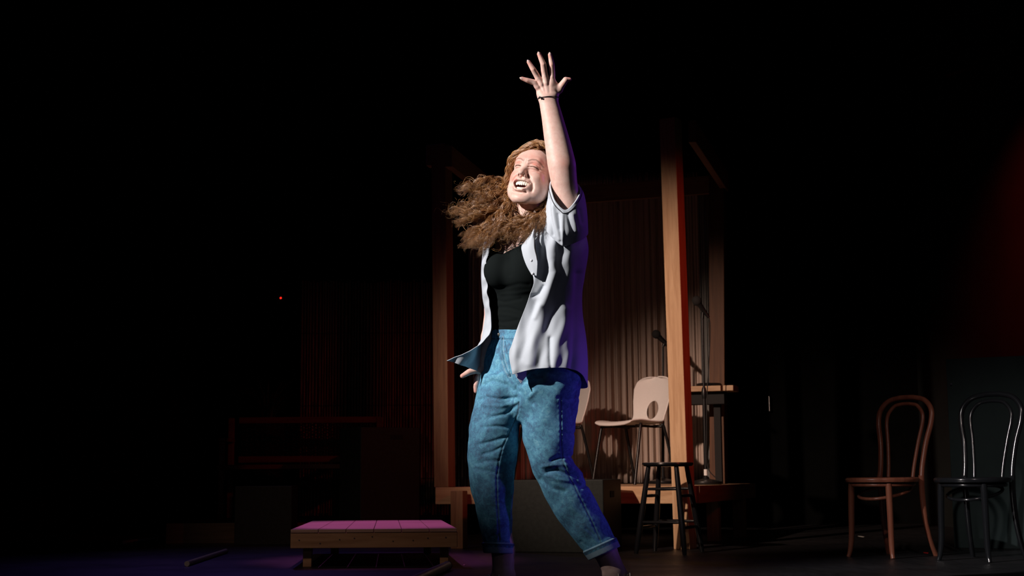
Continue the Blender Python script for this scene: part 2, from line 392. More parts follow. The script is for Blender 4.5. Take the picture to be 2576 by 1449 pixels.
# ------------------------------------------------------------------ white shell chairs
def shell_chair():
    r = empty('shell_chair', (0, 0, 0), 0, 'white plastic shell chair with oval hole in backrest, black legs, facing left', 'chair')
    # shell: local +x = right, front = -y ; profile seat -> back with a smooth bend
    prof = crv([(-.225, .425), (-.20, .448), (-.12, .452), (0, .44), (.10, .437), (.165, .455), (.20, .51), (.225, .62), (.245, .72), (.262, .80)], 8)
    n = len(prof); nx = 41; V = []; hw = []
    for i in range(n):
        s = i/(n-1)
        wv = np.interp(s, [0, .06, .2, .45, .58, .66, .78, .88, .95, .985, 1.0], [.13, .185, .205, .20, .172, .165, .19, .198, .172, .12, .03])
        hw.append(wv)
        for k in range(nx):
            t = -1 + 2*k/(nx-1)
            y, z = prof[i]
            curve = .035*t*t*np.interp(s, [0, .5, 1], [.3, 1, 1])
            V.append((t*wv, y - (curve if s > .5 else 0)*1.0, z + (curve*.7 if s <= .5 else 0)))
    F = []
    for i in range(n-1):
        for k in range(nx-1):
            s = (i+.5)/(n-1); t = -1+2*(k+.5)/(nx-1)
            zc = (prof[i][1]+prof[i+1][1])/2; x = t*hw[i]
            if prof[i][0] > .15 and ((x/.058)**2 + ((zc-.548)/.068)**2) < 1: continue
            F.append((i*nx+k, i*nx+k+1, (i+1)*nx+k+1, (i+1)*nx+k))
    # snap hole edge to the ellipse
    V = np.array(V)
    used = {}
    for f in F:
        for a, b in zip(f, f[1:]+f[:1]): used[(min(a, b), max(a, b))] = used.get((min(a, b), max(a, b)), 0)+1
    for (a, b), c in used.items():
        if c == 1:
            for q in (a, b):
                x, y, z = V[q]
                e = math.hypot(x/.058, (z-.548)/.068)
                if y > .12 and e < 1.45 and e > .3:
                    V[q][0] = x/e; V[q][2] = .548+(z-.548)/e
    o = link_mesh('seat_shell', np_mesh('seat_shell', V, np.array(F)), m_white, r)
    sm = o.modifiers.new('t', 'SOLIDIFY'); sm.thickness = .011; sm.offset = 0
    sb = o.modifiers.new('s', 'SUBSURF'); sb.levels = sb.render_levels = 1
    for sx in (-1, 1):
        MB().tube(crv([(sx*.13, -.1, .425), (sx*.19, -.12, .422), (sx*.205, -.135, .40), (sx*.22, -.215, .0)], 8), .011, 10).build('leg', m_blackmetal, r, smooth=True)
        MB().tube(crv([(sx*.13, .08, .42), (sx*.185, .10, .42), (sx*.2, .12, .40), (sx*.215, .225, .0)], 8), .011, 10).build('leg', m_blackmetal, r, smooth=True)
    MB().tube([(-.13, -.1, .425), (-.13, .08, .42)], .009, 8).tube([(.13, -.1, .425), (.13, .08, .42)], .009, 8).tube([(-.13, 0, .424), (.13, 0, .424)], .009, 8).build('seat_frame', m_blackmetal, r, smooth=True)
    return r
def copy_tree(o, parent=None):
    c = o.copy(); col.objects.link(c); c.parent = parent
    for ch in list(o.children): copy_tree(ch, c)
    return c
sc1 = shell_chair(); p = at(1596, 1217, 10.55)
sc1.location = (p.x, p.y, DZ+.001); sc1.rotation_euler = (0, 0, math.radians(-50))
sc2 = copy_tree(sc1); p = at(1392, 1217, 10.75); sc2.location = (p.x, p.y, DZ+.001)
sc2['label'] = 'white plastic shell chair mostly hidden behind the performer, only its right edge showing'
for q in (sc1, sc2): q['group'] = 'white shell chairs on the pavilion deck'

# ------------------------------------------------------------------ black wooden stool
SY = 8.25
p = ground(1684, 1391)
st = empty('bar_stool', (p.x, p.y, 0), math.radians(57), 'round black wooden stool in front of the tall pine post', 'stool')
sz = at(1684, 1163, p.y).z
MB().lathe([(0, sz-.026), (.125, sz-.026), (.148, sz-.022), (.155, sz-.012), (.152, sz-.002), (.14, sz), (.05, sz-.004), (0, sz-.005)], n=48).build('seat', m_blackgloss, st, smooth=True)
L4 = []
for k in range(4):
    a = PI/4 + k*PI/2 + math.radians(6)
    t0 = Vector((math.cos(a)*.125, math.sin(a)*.125, sz-.024)); b0 = Vector((math.cos(a)*.215, math.sin(a)*.215, 0)); L4.append((t0, b0))
    MB().tube([b0, b0.lerp(t0, .08), b0.lerp(t0, .4), b0.lerp(t0, .9), t0], [.0125, .0155, .018, .015, .0135], 14).build('leg', m_blackgloss, st, smooth=True)
for k in range(4):
    a, b = L4[k], L4[(k+1) % 4]
    for h in ((.66, .30) if k % 2 == 0 else (.74, .36)):
        q0 = a[1].lerp(a[0], h); q1 = b[1].lerp(b[0], h)
        MB().tube([q0, q0.lerp(q1, .15), q0.lerp(q1, .5), q0.lerp(q1, .85), q1], [.007, .009, .0105, .009, .007], 10).build('stretcher', m_blackgloss, st, smooth=True)

# ------------------------------------------------------------------ black crates
def crate(name, pxl, pxr, pxs, ybot, ytop, z0, depth, label, hole=None, hole_side=None, Y=None):
    """front face pxl..pxr, side face reaching pxs"""
    a = ground(pxl, ybot, z0); b = ground(pxr, ybot, z0) if Y is None else None
    if Y is not None: a = at(pxl, ybot, Y); b = at(pxr, ybot, Y); a.z = b.z = z0
    h = at(pxl, ytop, a.y).z - z0
    wv = (b-a).length; mid = (a+b)/2; yaw = math.atan2(b.y-a.y, b.x-a.x)
    side = 1 if pxs > pxr else (-1 if pxs < pxl else 0)
    sk = 0.0
    r = empty(name, (mid.x, mid.y, z0), yaw, label, 'crate')
    bx = MB().box((0, depth/2, h/2), (wv, depth, h)); bo = bx.build('body', m_blackpaint, r, .006)
    fr_ = MB()
    for sx in (-1, 1): fr_.box((sx*(wv/2-.02), -.004, h/2), (.035, .008, h-.02))
    if hole: 
        MB().tube([(-.05+hole[0], -.001, hole[1]), (.05+hole[0], -.001, hole[1])], .018, 12).build('handle_hole', m_hole, r, smooth=True)
    if hole_side:
        q = MB().box((wv/2*side, depth*.5, h-.075), (.004, .10, .035)).build('handle_hole', m_hole, r, .001)
    return r
# large one behind the legs; turned so that its right side shows
a = ground(1278, 1392); b = ground(1524, 1392.5)
def crate2(name, corner, ang, w_, d_, h, label, holes, z0=0.0):
    r = empty(name, (corner.x, corner.y, z0), ang, label, 'crate')
    # local: x to the left along front (negative), y back
    b_ = MB().box((-w_/2, d_/2, h/2), (w_, d_, h)); b_.build('body', m_blackpaint, r, .006, seg=3)
    for (face, c, sz_) in holes:
        if face == 'right': MB().box((0.0, c[0], c[1]), (.006, sz_[0], sz_[1])).build('handle_hole', m_hole, r, .002)
        if face == 'front': MB().box((c[0], 0.0, c[1]), (sz_[0], .006, sz_[1])).build('handle_hole', m_hole, r, .002)
        if face == 'left': MB().box((-w_, c[0], c[1]), (.006, sz_[0], sz_[1])).build('handle_hole', m_hole, r, .002)
    return r
cn = ground(1520, 1392)
hh = at(1520, 1206, cn.y).z
crate2('crate', cn, math.radians(-19), (cn.x-a.x)/math.cos(math.radians(19)), .42, hh, 'large black wooden crate standing on the floor behind the performer\'s legs', [('right', (.2, hh-.09), (.09, .04))])
cn = ground(733, 1371)
crate2('crate', cn, 0, .395, .275, at(733, 1222, cn.y).z, 'small black cube crate on the floor left of the low wooden platform', [])

# ------------------------------------------------------------------ low riser at the back left
PZ = .142
yR = 10.2
a = at(418, 1310, yR); b = at(1092, 1310, yR)
ri = MB().box(((a.x+b.x)/2, yR+.9, PZ/2), (b.x-a.x, 1.8, PZ))
rr = empty('stage_riser', ((a.x+b.x)/2, yR, 0), 0, 'long low dark riser with timber edge under the bench and bamboo screen', 'riser')
o = MB().box((0, .92, PZ/2-.002), (b.x-a.x-.01, 1.75, PZ-.004)).build('deck', m_blackpaint, rr, .004)
o = MB().box((0, .02, PZ/2), (b.x-a.x, .04, PZ)).build('edge_board', wood('dim_edge_board', (.10, .06, .035), (.17, .11, .07), axis='x'), rr, .003)
cn = at(1045, 1305, 10.34); a = at(908, 1305, 10.34)
hh = at(1045, 1074, 10.34).z-PZ
th = math.radians(32); wC = (cn.x-a.x)/math.cos(th)*1.04
crate2('crate', Vector((a.x+wC*math.cos(th), 10.30+wC*math.sin(th), PZ)), th, wC, .36, hh, 'tall black crate with handle hole standing beside the lattice bench', [('front', (-.19, hh-.07), (.10, .035))], PZ+.001)

# ------------------------------------------------------------------ bench with lattice back
bw0 = at(545, 1170, 10.95).x; bw1 = at(952, 1170, 10.95).x; BWd = bw1-bw0
bn = empty('lattice_bench', ((bw0+bw1)/2, 11.02, PZ+.001), 0, 'dark red-brown wooden bench with fretwork lattice backrest against the bamboo screen', 'bench')
szb = at(700, 1168, 10.95).z-PZ; bt = at(700, 1050, 11.25).z-PZ; bb = at(700, 1162, 11.25).z-PZ
MB().box((0, .15, szb-.02), (BWd, .42, .035)).build('seat', m_bench, bn, .004)
MB().box((.03, .33, bt-.02), (BWd-.12, .035, .05)).build('top_rail', m_bench, bn, .004)
MB().box((.03, .33, bb+.02), (BWd-.12, .035, .05)).build('lower_rail', m_bench, bn, .004)
lt = MB(); H = bt-bb-.04; W = BWd-.16; nX = 26; nZ = 7
for i in range(nX):
    for j in range(nZ):
        cx = -W/2+.03+(i+.5)*W/nX; czz = bb+.04+(j+.5)*(H-.04)/nZ; q = .5*W/nX
        if (i+j) % 2 == 0:
            lt.tube([(cx+q*.95*math.cos(k*PI/4), .33, czz+q*.8*math.sin(k*PI/4)) for k in range(8)], .0045, 5, True)
        else:
            lt.tube([(cx-q, .33, czz-q*.6), (cx+q, .33, czz+q*.6)], .004, 5).tube([(cx-q, .33, czz+q*.6), (cx+q, .33, czz-q*.6)], .004, 5)
lt.build('lattice_panel', m_blackpaint, bn, smooth=True)
for sx in (-1, 1):
    x = sx*(BWd/2-.03)
    MB().box((x, .33, bt/2), (.045, .045, bt)).build('back_leg', m_bench, bn, .004)
    MB().box((x, -.03, (szb+.18)/2), (.04, .045, szb+.18)).build('front_leg', m_bench, bn, .004)
    MB().box((x, .14, szb+.19), (.055, .42, .03)).build('armrest', m_bench, bn, .006)

# ------------------------------------------------------------------ bamboo screen
bx0 = at(753, 900, 11.75).x; bx1 = at(1245, 900, 11.75).x; bz = at(1000, 702, 11.75).z
bs = empty('bamboo_screen', ((bx0+bx1)/2, 11.80, PZ+.001), 0, 'tall screen of thin dark bamboo canes standing behind the bench', 'screen')
cb = MB(); x = 0; Wb = bx1-bx0
while x < Wb:
    r = random.uniform(.010, .0145); z = 0; pts = []; rad = []
    top = bz-PZ-random.uniform(0, .03); dx = random.uniform(-.0012, .0012); dy = random.uniform(-.006, .006); z = random.uniform(.05, .3)
    pts = [(x-Wb/2+r, dy, 0)]; rad = [r]
    while z < top:
        for dz, k in ((-.006, 1.0), (0, 1.18), (.006, 1.0)):
            pts.append((x-Wb/2+r+dx*z, dy, z+dz)); rad.append(r*k)
        z += random.uniform(.22, .38)
    pts.append((x-Wb/2+r+dx*top, dy, top)); rad.append(r)
    cb.tube(pts, rad, 8); x += 2*r+random.uniform(-.002, .002)
cb.build('canes', m_bamboo, bs, smooth=True)
wr = MB()
for zz in (.3, .9, 1.5, 1.95): wr.tube([(-Wb/2, -.018, zz), (Wb/2, -.018, zz)], .002, 5)
wr.build('binding_wire', m_blackmetal, bs)
MB().box((0, .05, .012), (Wb, .12, .02)).build('foot_board', m_blackpaint, bs, .002)

# ------------------------------------------------------------------ plant behind the bench
p = at(672, 1290, 11.75)
pt = empty('potted_grass', (p.x-.02, p.y+.08, PZ+.001), 0, 'dim potted plant with long grassy leaves behind the bench end', 'plant')
pz = (at(672, 1040, 11.75).z-PZ)*1.5
MB().lathe([(0, 0), (.12, 0), (.15, pz*.6), (.155, pz*.62), (.13, pz*.62), (0, pz*.60)], n=24).build('pot', m_blackpaint, pt, smooth=True)
lf = MB()
for i in range(70):
    a = random.uniform(0, 2*PI); L = random.uniform(.3, .62); sp = random.uniform(.05, .36)
    b0 = Vector((math.cos(a)*.05, math.sin(a)*.05, pz*.58)); wv = Vector((-math.sin(a), math.cos(a), 0))
    vs = []; fs = []
    for k in range(7):
        t_ = k/6; c = b0+Vector((math.cos(a)*sp*t_*t_, math.sin(a)*sp*t_*t_, L*t_*(1-.35*t_)))
        h = .011*(1-t_)**.6*(.4+t_ if t_ < .6 else 1)+.0005
        vs += [c-wv*h, c+Vector((0, 0, -.003)), c+wv*h]
        if k: b_ = 3*k; fs += [(b_-3, b_-2, b_+1, b_), (b_-2, b_-1, b_+2, b_+1)]
    lf.add(vs, fs)
lf.build('leaves', m_plant, pt, smooth=True)

# ------------------------------------------------------------------ low wooden platform in front left
a = ground(731, 1437); fz0 = at(731, 1378, 7.35)
PYf = 7.5
l0 = at(731, 1333, PYf); r0 = at(1150, 1328, PYf); ztop = (l0.z+r0.z)/2; zbot = at(940, 1378, PYf).z
lb = at(786, 1310, 8.55); rb = at(1108, 1307, 8.55)
pf = empty('low_platform', ((l0.x+r0.x)/2, PYf, 0), 0, 'low square wooden platform on short feet lit magenta on top', 'platform')
cx = (l0.x+r0.x)/2
def quadprism(mb, pts, z0, z1):
    vs = [(x-cx, y-PYf, z0) for x, y in pts]+[(x-cx, y-PYf, z1) for x, y in pts]
    mb.add(vs, [(3,2,1,0),(4,5,6,7),(0,1,5,4),(1,2,6,5),(2,3,7,6),(3,0,4,7)])
Yb = ground(940, 1309, ztop).y
lbx = at(786, 1310, Yb).x; rbx = at(1110, 1308, Yb).x
tb = MB(); nB = 6
for i in range(nB):
    a, b = i/nB+.0015, (i+1)/nB-.0015
    quadprism(tb, [(l0.x*(1-a)+r0.x*a, PYf-.004), (l0.x*(1-b)+r0.x*b, PYf-.004), (lbx*(1-b)+rbx*b, Yb), (lbx*(1-a)+rbx*a, Yb)], ztop-.018, ztop)
tb.build('top_boards', m_palt, pf, .002)
fb = MB().box((0, .02, (ztop-.019+zbot)/2), (r0.x-l0.x, .04, ztop-.019-zbot)).build('front_rail', m_pal, pf, .002)
MB().box((lbx-cx+.35, Yb-PYf-.03, (ztop-.019+zbot)/2), (.7, .04, ztop-.019-zbot)).build('back_rail', m_pal, pf, .002)
for sx, A, Bx in ((-1, l0.x, lbx), (1, r0.x, rbx)):
    q = MB(); quadprism(q, [(A-sx*.04, PYf+.045), (A, PYf+.045), (Bx, Yb-.01), (Bx-sx*.04, Yb-.01)][:: 1 if sx > 0 else -1] if False else [(min(A, A-sx*.04), PYf+.045), (max(A, A-sx*.04), PYf+.045), (max(Bx, Bx-sx*.04), Yb-.06), (min(Bx, Bx-sx*.04), Yb-.06)], zbot, ztop-.019)
    q.build('side_rail', m_pal, pf, .002)
for (x, y) in ((at(1116, 1400, PYf).x-cx, .06), (l0.x-cx+.08, .06), (lbx-cx+.15, Yb-PYf-.1), (rbx-cx-.08, Yb-PYf-.1)):
    MB().box((x, y+.02, zbot/2), (.045, .045, zbot)).build('foot', m_pal, pf, .003)
for i in range(9):
    x = (r0.x-l0.x)*(-.45+.1125*i+random.uniform(-.02, .02)); z = random.uniform(zbot+.02, ztop-.04)
    MB().tube([(x, .0005, z), (x, -.0015, z)], .0038, 10).build('screw_head', m_chrome, pf)

m_pipe_grey = mat('dark_grey_pipe', (.26, .26, .28), .35)
# ------------------------------------------------------------------ pipes on the floor
for (pa, pb, r, lab) in (((1126, 1434), (985, 1500), .022, 'thick dark metal pipe lying on the stage floor before the low platform'),
                    ((568, 1392), (470, 1425), .014, 'thin dark metal pipe lying on the floor left of the low platform'),
                    ((386, 1359), (312, 1368), .012, 'short dark metal pipe lying on the floor farthest left of the platform')):
    A = ground(*pa); B = ground(*pb); A.z = B.z = r; dv = (A-B).normalized()
    p = empty('floor_pipe', ((A+B)/2).to_tuple()[:2]+(0,), 0, lab, 'pipe', 'metal pipes lying on the stage floor'); c = Vector(p.location)
    MB().tube([B-c, A-c], r, 16).build('tube', m_pipe_grey, p, smooth=True)
    MB().tube([A-c-dv*.001, A-c+dv*.004, A-c+dv*r*.7], [r*1.08, r*1.08, r*.7], 16).build('end_cap', m_rubber, p, smooth=True)

# ------------------------------------------------------------------ small marks on the floor
def scrap(px, py, sx, sy, colr, label, name='tape_mark', cat='tape'):
    p = ground(px, py); b = MB(); n = 7
    vs = [(sx*math.cos(2*PI*k/n)*random.uniform(.6, 1), sy*math.sin(2*PI*k/n)*random.uniform(.6, 1), .0) for k in range(n)]
    vs += [(x*.95, y*.95, .002) for x, y, z in vs]
    b.add(vs, [tuple(range(n))[::-1], tuple(range(n, 2*n))]+[(k, (k+1) % n, n+(k+1) % n, n+k) for k in range(n)])
    o = b.build(name, mat(name+'_paint', colr, .6), loc=(p.x, p.y, .0005)); tag(o, label, cat)
scrap(2166, 1350, .02, .12, (.5, .5, .45), 'small white tape scrap on floor near left bentwood chair')
scrap(2330, 1391, .018, .06, (.6, .01, .01), 'small red tape mark on floor behind the bentwood chairs')
scrap(1168, 1422, .006, .03, (.6, .55, .5), 'tiny pale chip on floor right of the low platform foot', 'floor_chip', 'chip')
# indicator lamp on the back wall
p = at(708, 751, 12.97)
il = empty('wall_device', (p.x, 12.93, p.z), 0, 'small black wall device with a glowing red indicator light', 'device')
MB().box((0, .03, .0), (.09, .06, .13)).build('housing', m_blackpaint, il, .006)
mr = mat('red_led', (1, .02, .01), .4); mr.node_tree.nodes['Principled BSDF'].inputs['Emission Color'].default_value = (1, .02, .01, 1)
mr.node_tree.nodes['Principled BSDF'].inputs['Emission Strength'].default_value = 1.6
MB().lathe([(.0095*math.sin(PI*i/8), -.0095*math.cos(PI*i/8)) for i in range(9)], (0, 0, 0), 12).build('indicator_light', mr, il, smooth=True)

# ------------------------------------------------------------------ bentwood chairs
def bentwood(m, label, lab2):
    r = empty('bentwood_chair', (0, 0, 0), 0, label, 'chair', None)
    # local: front = -y
    MB().lathe([(0, .43), (.19, .43), (.211, .434), (.215, .445), (.213, .455), (.206, .460), (.18, .460), (.165, .456), (.1, .452), (0, .450)], n=56, sx=.98, sy=1.0).build('seat', m, r, smooth=True)
    MB().tube([(.178*math.cos(a), .178*math.sin(a), .418) for a in np.linspace(0, 2*PI, 48, endpoint=False)], .011, 8, True).build('seat_ring', m, r, smooth=True)
    for sx in (-1, 1):
        P = crv([(sx*.128, -.125, .425), (sx*.132, -.128, .3), (sx*.136, -.131, .12), (sx*.143, -.138, .04), (sx*.152, -.146, 0)], 8)
        n = len(P); MB().tube(P, [np.interp(i/(n-1), [0, .1, .6, .85, 1], [.0175, .019, .0165, .0135, .0135]) for i in range(n)], 14).build('leg', m, r, smooth=True)
        P = crv([(sx*.145, .185, .47), (sx*.142, .19, .36), (sx*.145, .205, .22), (sx*.152, .235, .1), (sx*.162, .275, 0)], 8)
        MB().tube(P, [np.interp(i/(n-1), [0, .5, 1], [.018, .0165, .0145]) for i in range(n)], 14).build('leg', m, r, smooth=True)
    yb = lambda z: .185+max(0, z-.45)*.2
    def hoop(pts, r0):
        L = [(-x, yb(z), z) for x, z in pts]; Rr = [(x, yb(z), z) for x, z in pts[::-1]]
        L = L + Rr if pts[-1][0] > .001 else L + Rr[1:]
        return MB().tube(crv(L, 10), r0, 12)
    hoop([(.145, .455), (.145, .53), (.158, .66), (.183, .78), (.178, .86), (.13, .915), (.06, .935), (0, .938)], .0155).build('back_hoop', m, r, smooth=True)
    hoop([(.085, .46), (.09, .54), (.108, .68), (.125, .78), (.118, .84), (.08, .885), (.035, .897), (0, .899)], .011).build('inner_hoop', m, r, smooth=True)
    MB().tube([(.148*math.cos(a), .155*math.sin(a)+.02, .375+.25*.155*math.sin(a)) for a in np.linspace(0, 2*PI, 48, endpoint=False)], .0095, 10, True).build('stretcher_ring', m, r, smooth=True)
    return r
bc = bentwood(m_bent, 'brown bentwood chair with hooped back, left one of the pair near the wall', '')
p = ground(2233, 1402); k = at(2226, 1201, p.y).z/.46
bc.location = (p.x, p.y+.05, 0); bc.rotation_euler = (0, 0, math.radians(-49)); bc.scale = (k, k, k)
bc2 = copy_tree(bc); p = ground(2464, 1411)
bc2.location = (p.x, p.y+.05, 0); bc2.rotation_euler = (0, 0, math.radians(-45)); k2 = at(2446, 1201, p.y).z/.46; bc2.scale = (k2,)*3
bc2['label'] = 'glossy black bentwood chair with hooped back in front of the leaning panel'
for ch in bc2.children:
    ch.data = ch.data.copy(); ch.data.materials.clear(); ch.data.materials.append(m_blackgloss)
for q in (bc, bc2): q['group'] = 'bentwood chairs at the right'

# ------------------------------------------------------------------ panel leaning by the right wall
A = ground(2400, 1378); zt = at(2386, 903, A.y).z
B = A + Vector((.78, -.45, 0))
pn = empty('scenery_panel', A, math.atan2(B.y-A.y, B.x-A.x), 'large flat dark teal scenery panel standing behind the black chair', 'panel')
Lp = (B-A).length
MB().box((Lp/2, .02, zt/2), (Lp, .02, zt)).build('board', m_panel, pn, .002)
bt_ = MB()
for x in (.03, Lp/2, Lp-.03): bt_.box((x, .05, zt/2), (.06, .04, zt))
bt_.build('back_brace', m_panel, pn, .002)
MB().tube([(.03, .0, zt-.16), (.03, -.004, zt-.16)], .006, 8).build('screw', m_chrome, pn)
# ================================================================== the performer
YP = 5.1; S = 700.0
def W3(p):                      # modelling space (px, py, depth in px) -> world
    p = np.asarray(p, float).reshape(-1, 3)
    return unproj(p[:, 0], p[:, 1], YP + p[:, 2]/S)
# ---------- sparse surface nets
def surfnets(f, AX, blk=16, margin=1.0, chunk=96):
    AX = [np.asarray(a, float) for a in AX]
    for i in range(3):
        st = AX[i][-1]-AX[i][-2]; extra = (-(len(AX[i])-1)) % blk
        AX[i] = np.concatenate([AX[i], AX[i][-1]+st*np.arange(1, extra+1)])
    N = [len(a) for a in AX]; nb = [(n-1)//blk for n in N]
    B = np.stack(np.meshgrid(*[np.arange(k) for k in nb], indexing='ij'), -1).reshape(-1, 3)
    lo = np.stack([AX[i][B[:, i]*blk] for i in range(3)], -1); hi = np.stack([AX[i][B[:, i]*blk+blk] for i in range(3)], -1)
    c = (lo+hi)/2; hd = np.linalg.norm(hi-lo, axis=1)/2
    d = f(c[:, 0], c[:, 1], c[:, 2]); B = B[np.abs(d) < hd*1.7+margin*9]
    L = np.stack(np.meshgrid(*[np.arange(blk+1)]*3, indexing='ij'), -1)
    CK = []; CP = []; EF = []
    key = lambda g: (g[..., 0]*N[1]+g[..., 1])*N[2]+g[..., 2]
    corn = np.array([[i, j, k] for i in (0, 1) for j in (0, 1) for k in (0, 1)])
    edges = [(a, b) for a in range(8) for b in range(a+1, 8) if np.abs(corn[a]-corn[b]).sum() == 1]
    for s in range(0, len(B), chunk):
        G = B[s:s+chunk, None, None, None, :]*blk+L[None]
        val = f(AX[0][G[..., 0]].ravel(), AX[1][G[..., 1]].ravel(), AX[2][G[..., 2]].ravel()).reshape(G.shape[:-1])
        C = np.stack([val[:, i:blk+i, j:blk+j, k:blk+k] for i, j, k in corn], -1)
        sg = C < 0; act = sg.any(-1) & ~sg.all(-1)
        Cv = C[act]; Gc = G[:, :blk, :blk, :blk][act]
        if len(Cv) == 0: continue
        acc = np.zeros((len(Cv), 3)); cnt = np.zeros(len(Cv))
        for a, b in edges:
            va, vb = Cv[:, a], Cv[:, b]; x = (va < 0) != (vb < 0)
            t = np.where(x, va/np.where(x, va-vb, 1), 0)
            acc += np.where(x[:, None], corn[a]+(corn[b]-corn[a])*t[:, None], 0); cnt += x
        CK.append(key(Gc)); CP.append(Gc+acc/cnt[:, None])
        for ax in range(3):
            o = [0, 0, 0]; o[ax] = 1
            v0 = val[:, :blk, :blk, :blk]; v1 = val[:, o[0]:blk+o[0], o[1]:blk+o[1], o[2]:blk+o[2]]
            x = (v0 < 0) != (v1 < 0); g_ = G[:, :blk, :blk, :blk][x]; inside = v0[x] < 0
            b_, c_ = (ax+1) % 3, (ax+2) % 3
            eb = np.zeros(3, int); eb[b_] = 1; ec = np.zeros(3, int); ec[c_] = 1
            q = np.stack([key(g_-eb-ec), key(g_-ec), key(g_), key(g_-eb)], -1)
            q = np.where(inside[:, None], q, q[:, ::-1]); EF.append(q)
    K = np.concatenate(CK); P = np.concatenate(CP); Q = np.concatenate(EF)
    o = np.argsort(K); K = K[o]; P = P[o]
    ix = np.clip(np.searchsorted(K, Q), 0, len(K)-1); ok = (K[ix] == Q).all(1); F = ix[ok]
    V = np.stack([np.interp(P[:, i], np.arange(N[i]), AX[i]) for i in range(3)], -1)
    return V, F
# ---------- distance helpers
def smin(a, b, k):
    h = np.clip(.5+.5*(b-a)/k, 0, 1); return b*(1-h)+a*h-k*h*(1-h)
def smax(a, b, k): return -smin(-a, -b, k)
def ell(u, v, w, c, r):
    x, y, z = (u-c[0])/r[0], (v-c[1])/r[1], (w-c[2])/r[2]
    k0 = np.sqrt(x*x+y*y+z*z); k1 = np.sqrt((x/r[0])**2+(y/r[1])**2+(z/r[2])**2)+1e-9
    return k0*(k0-1)/k1
def cap(u, v, w, a, b, ra, rb):
    a = np.array(a, float); ab = np.array(b, float)-a; L2 = ab@ab
    t = np.clip(((u-a[0])*ab[0]+(v-a[1])*ab[1]+(w-a[2])*ab[2])/L2, 0, 1)
    return np.sqrt((u-a[0]-ab[0]*t)**2+(v-a[1]-ab[1]*t)**2+(w-a[2]-ab[2]*t)**2)-(ra+(rb-ra)*t)
def chain(u, v, w, pts, k=0):
    d = None
    for p, q in zip(pts, pts[1:]):
        e = cap(u, v, w, p[:3], q[:3], p[3], q[3])
        d = e if d is None else (np.minimum(d, e) if k == 0 else smin(d, e, k))
    return d
def dense(tab, n=10):
    T = crv(tab, n); o = np.argsort(T[:, 0]); return T[o]
def slices(u, v, w, T, ang=0.0, p=2.0):
    """T columns: v, cu, cw, a, b ; ellipse turned by ang (lateral axis nearer on the image right)"""
    cu = np.interp(v, T[:, 0], T[:, 1]); cw = np.interp(v, T[:, 0], T[:, 2]); a = np.interp(v, T[:, 0], T[:, 3]); b = np.interp(v, T[:, 0], T[:, 4])
    x = (u-cu); y = (w-cw)
    if ang: ca, sa = math.cos(ang), math.sin(ang); x, y = x*ca-y*sa, x*sa+y*ca
    X = np.abs(x/a); Y = np.abs(y/b)
    k0 = (X**p+Y**p)**(1/p); gr = np.sqrt((X/a)**2+(Y/b)**2)/np.maximum(k0, 1e-6)
    d = (k0-1)/np.maximum(gr, 1e-6)
    d = np.where(k0 < .3, -(1-k0)*np.minimum(a, b), d)
    m = np.maximum(T[0, 0]-v, v-T[-1, 0])
    return smax(d, m, 6.0)
def seg2(u, v, pts):
    """2-D distance (in the picture-facing plane) to a polyline"""
    d = None
    for (x0, y0), (x1, y1) in zip(pts, pts[1:]):
        dx, dy = x1-x0, y1-y0; t = np.clip(((u-x0)*dx+(v-y0)*dy)/(dx*dx+dy*dy+1e-9), 0, 1)
        e = np.hypot(u-x0-dx*t, v-y0-dy*t); d = e if d is None else np.minimum(d, e)
    return d
def near(u, v, w, c, R): return ((u-c[0])**2+(v-c[1])**2+(w-c[2])**2) < R*R
TA = math.radians(38)           # the torso is turned to the image left
# ---------- head frame
yaw_, pit_, rol_ = math.radians(27), math.radians(19), math.radians(5)
def head_axes():
    Fw = Vector((0, -1, 0)); R_ = Vector((1, 0, 0)); U_ = Vector((0, 0, 1))
    M = Matrix.Rotation(rol_, 3, 'Y') @ Matrix.Rotation(-yaw_, 3, 'Z') @ Matrix.Rotation(-pit_, 3, 'X')
    return [np.array(M @ q) for q in (R_, -Fw, U_)]
HR, HB, HU = head_axes()        # as (x right, y depth, z up)
HO = np.array([1346.0, 437.0, 0.0-12])
HS = 1.03
def to_head(u, v, w):
    x, y, z = (u-HO[0])/HS, (w-HO[2])/HS, -(v-HO[1])/HS
    return [x*A[0]+y*A[1]+z*A[2] for A in (HR, HB, HU)]
def from_head(p):
    p = np.asarray(p, float)*HS; q = p[..., 0:1]*HR+p[..., 1:2]*HB+p[..., 2:3]*HU
    return np.stack([HO[0]+q[..., 0], HO[1]-q[..., 2], HO[2]+q[..., 1]], -1)
def crease(ax, z, pts, amp, sg):
    """groove (amp>0) or ridge (amp<0) along a polyline on the front of the face"""
    return amp*np.exp(-(seg2(ax, z, pts)/sg)**2)
LID = [(9.5, -4), (14, -2.4), (20, -1.8), (26, -2.6), (31, -4.5)]
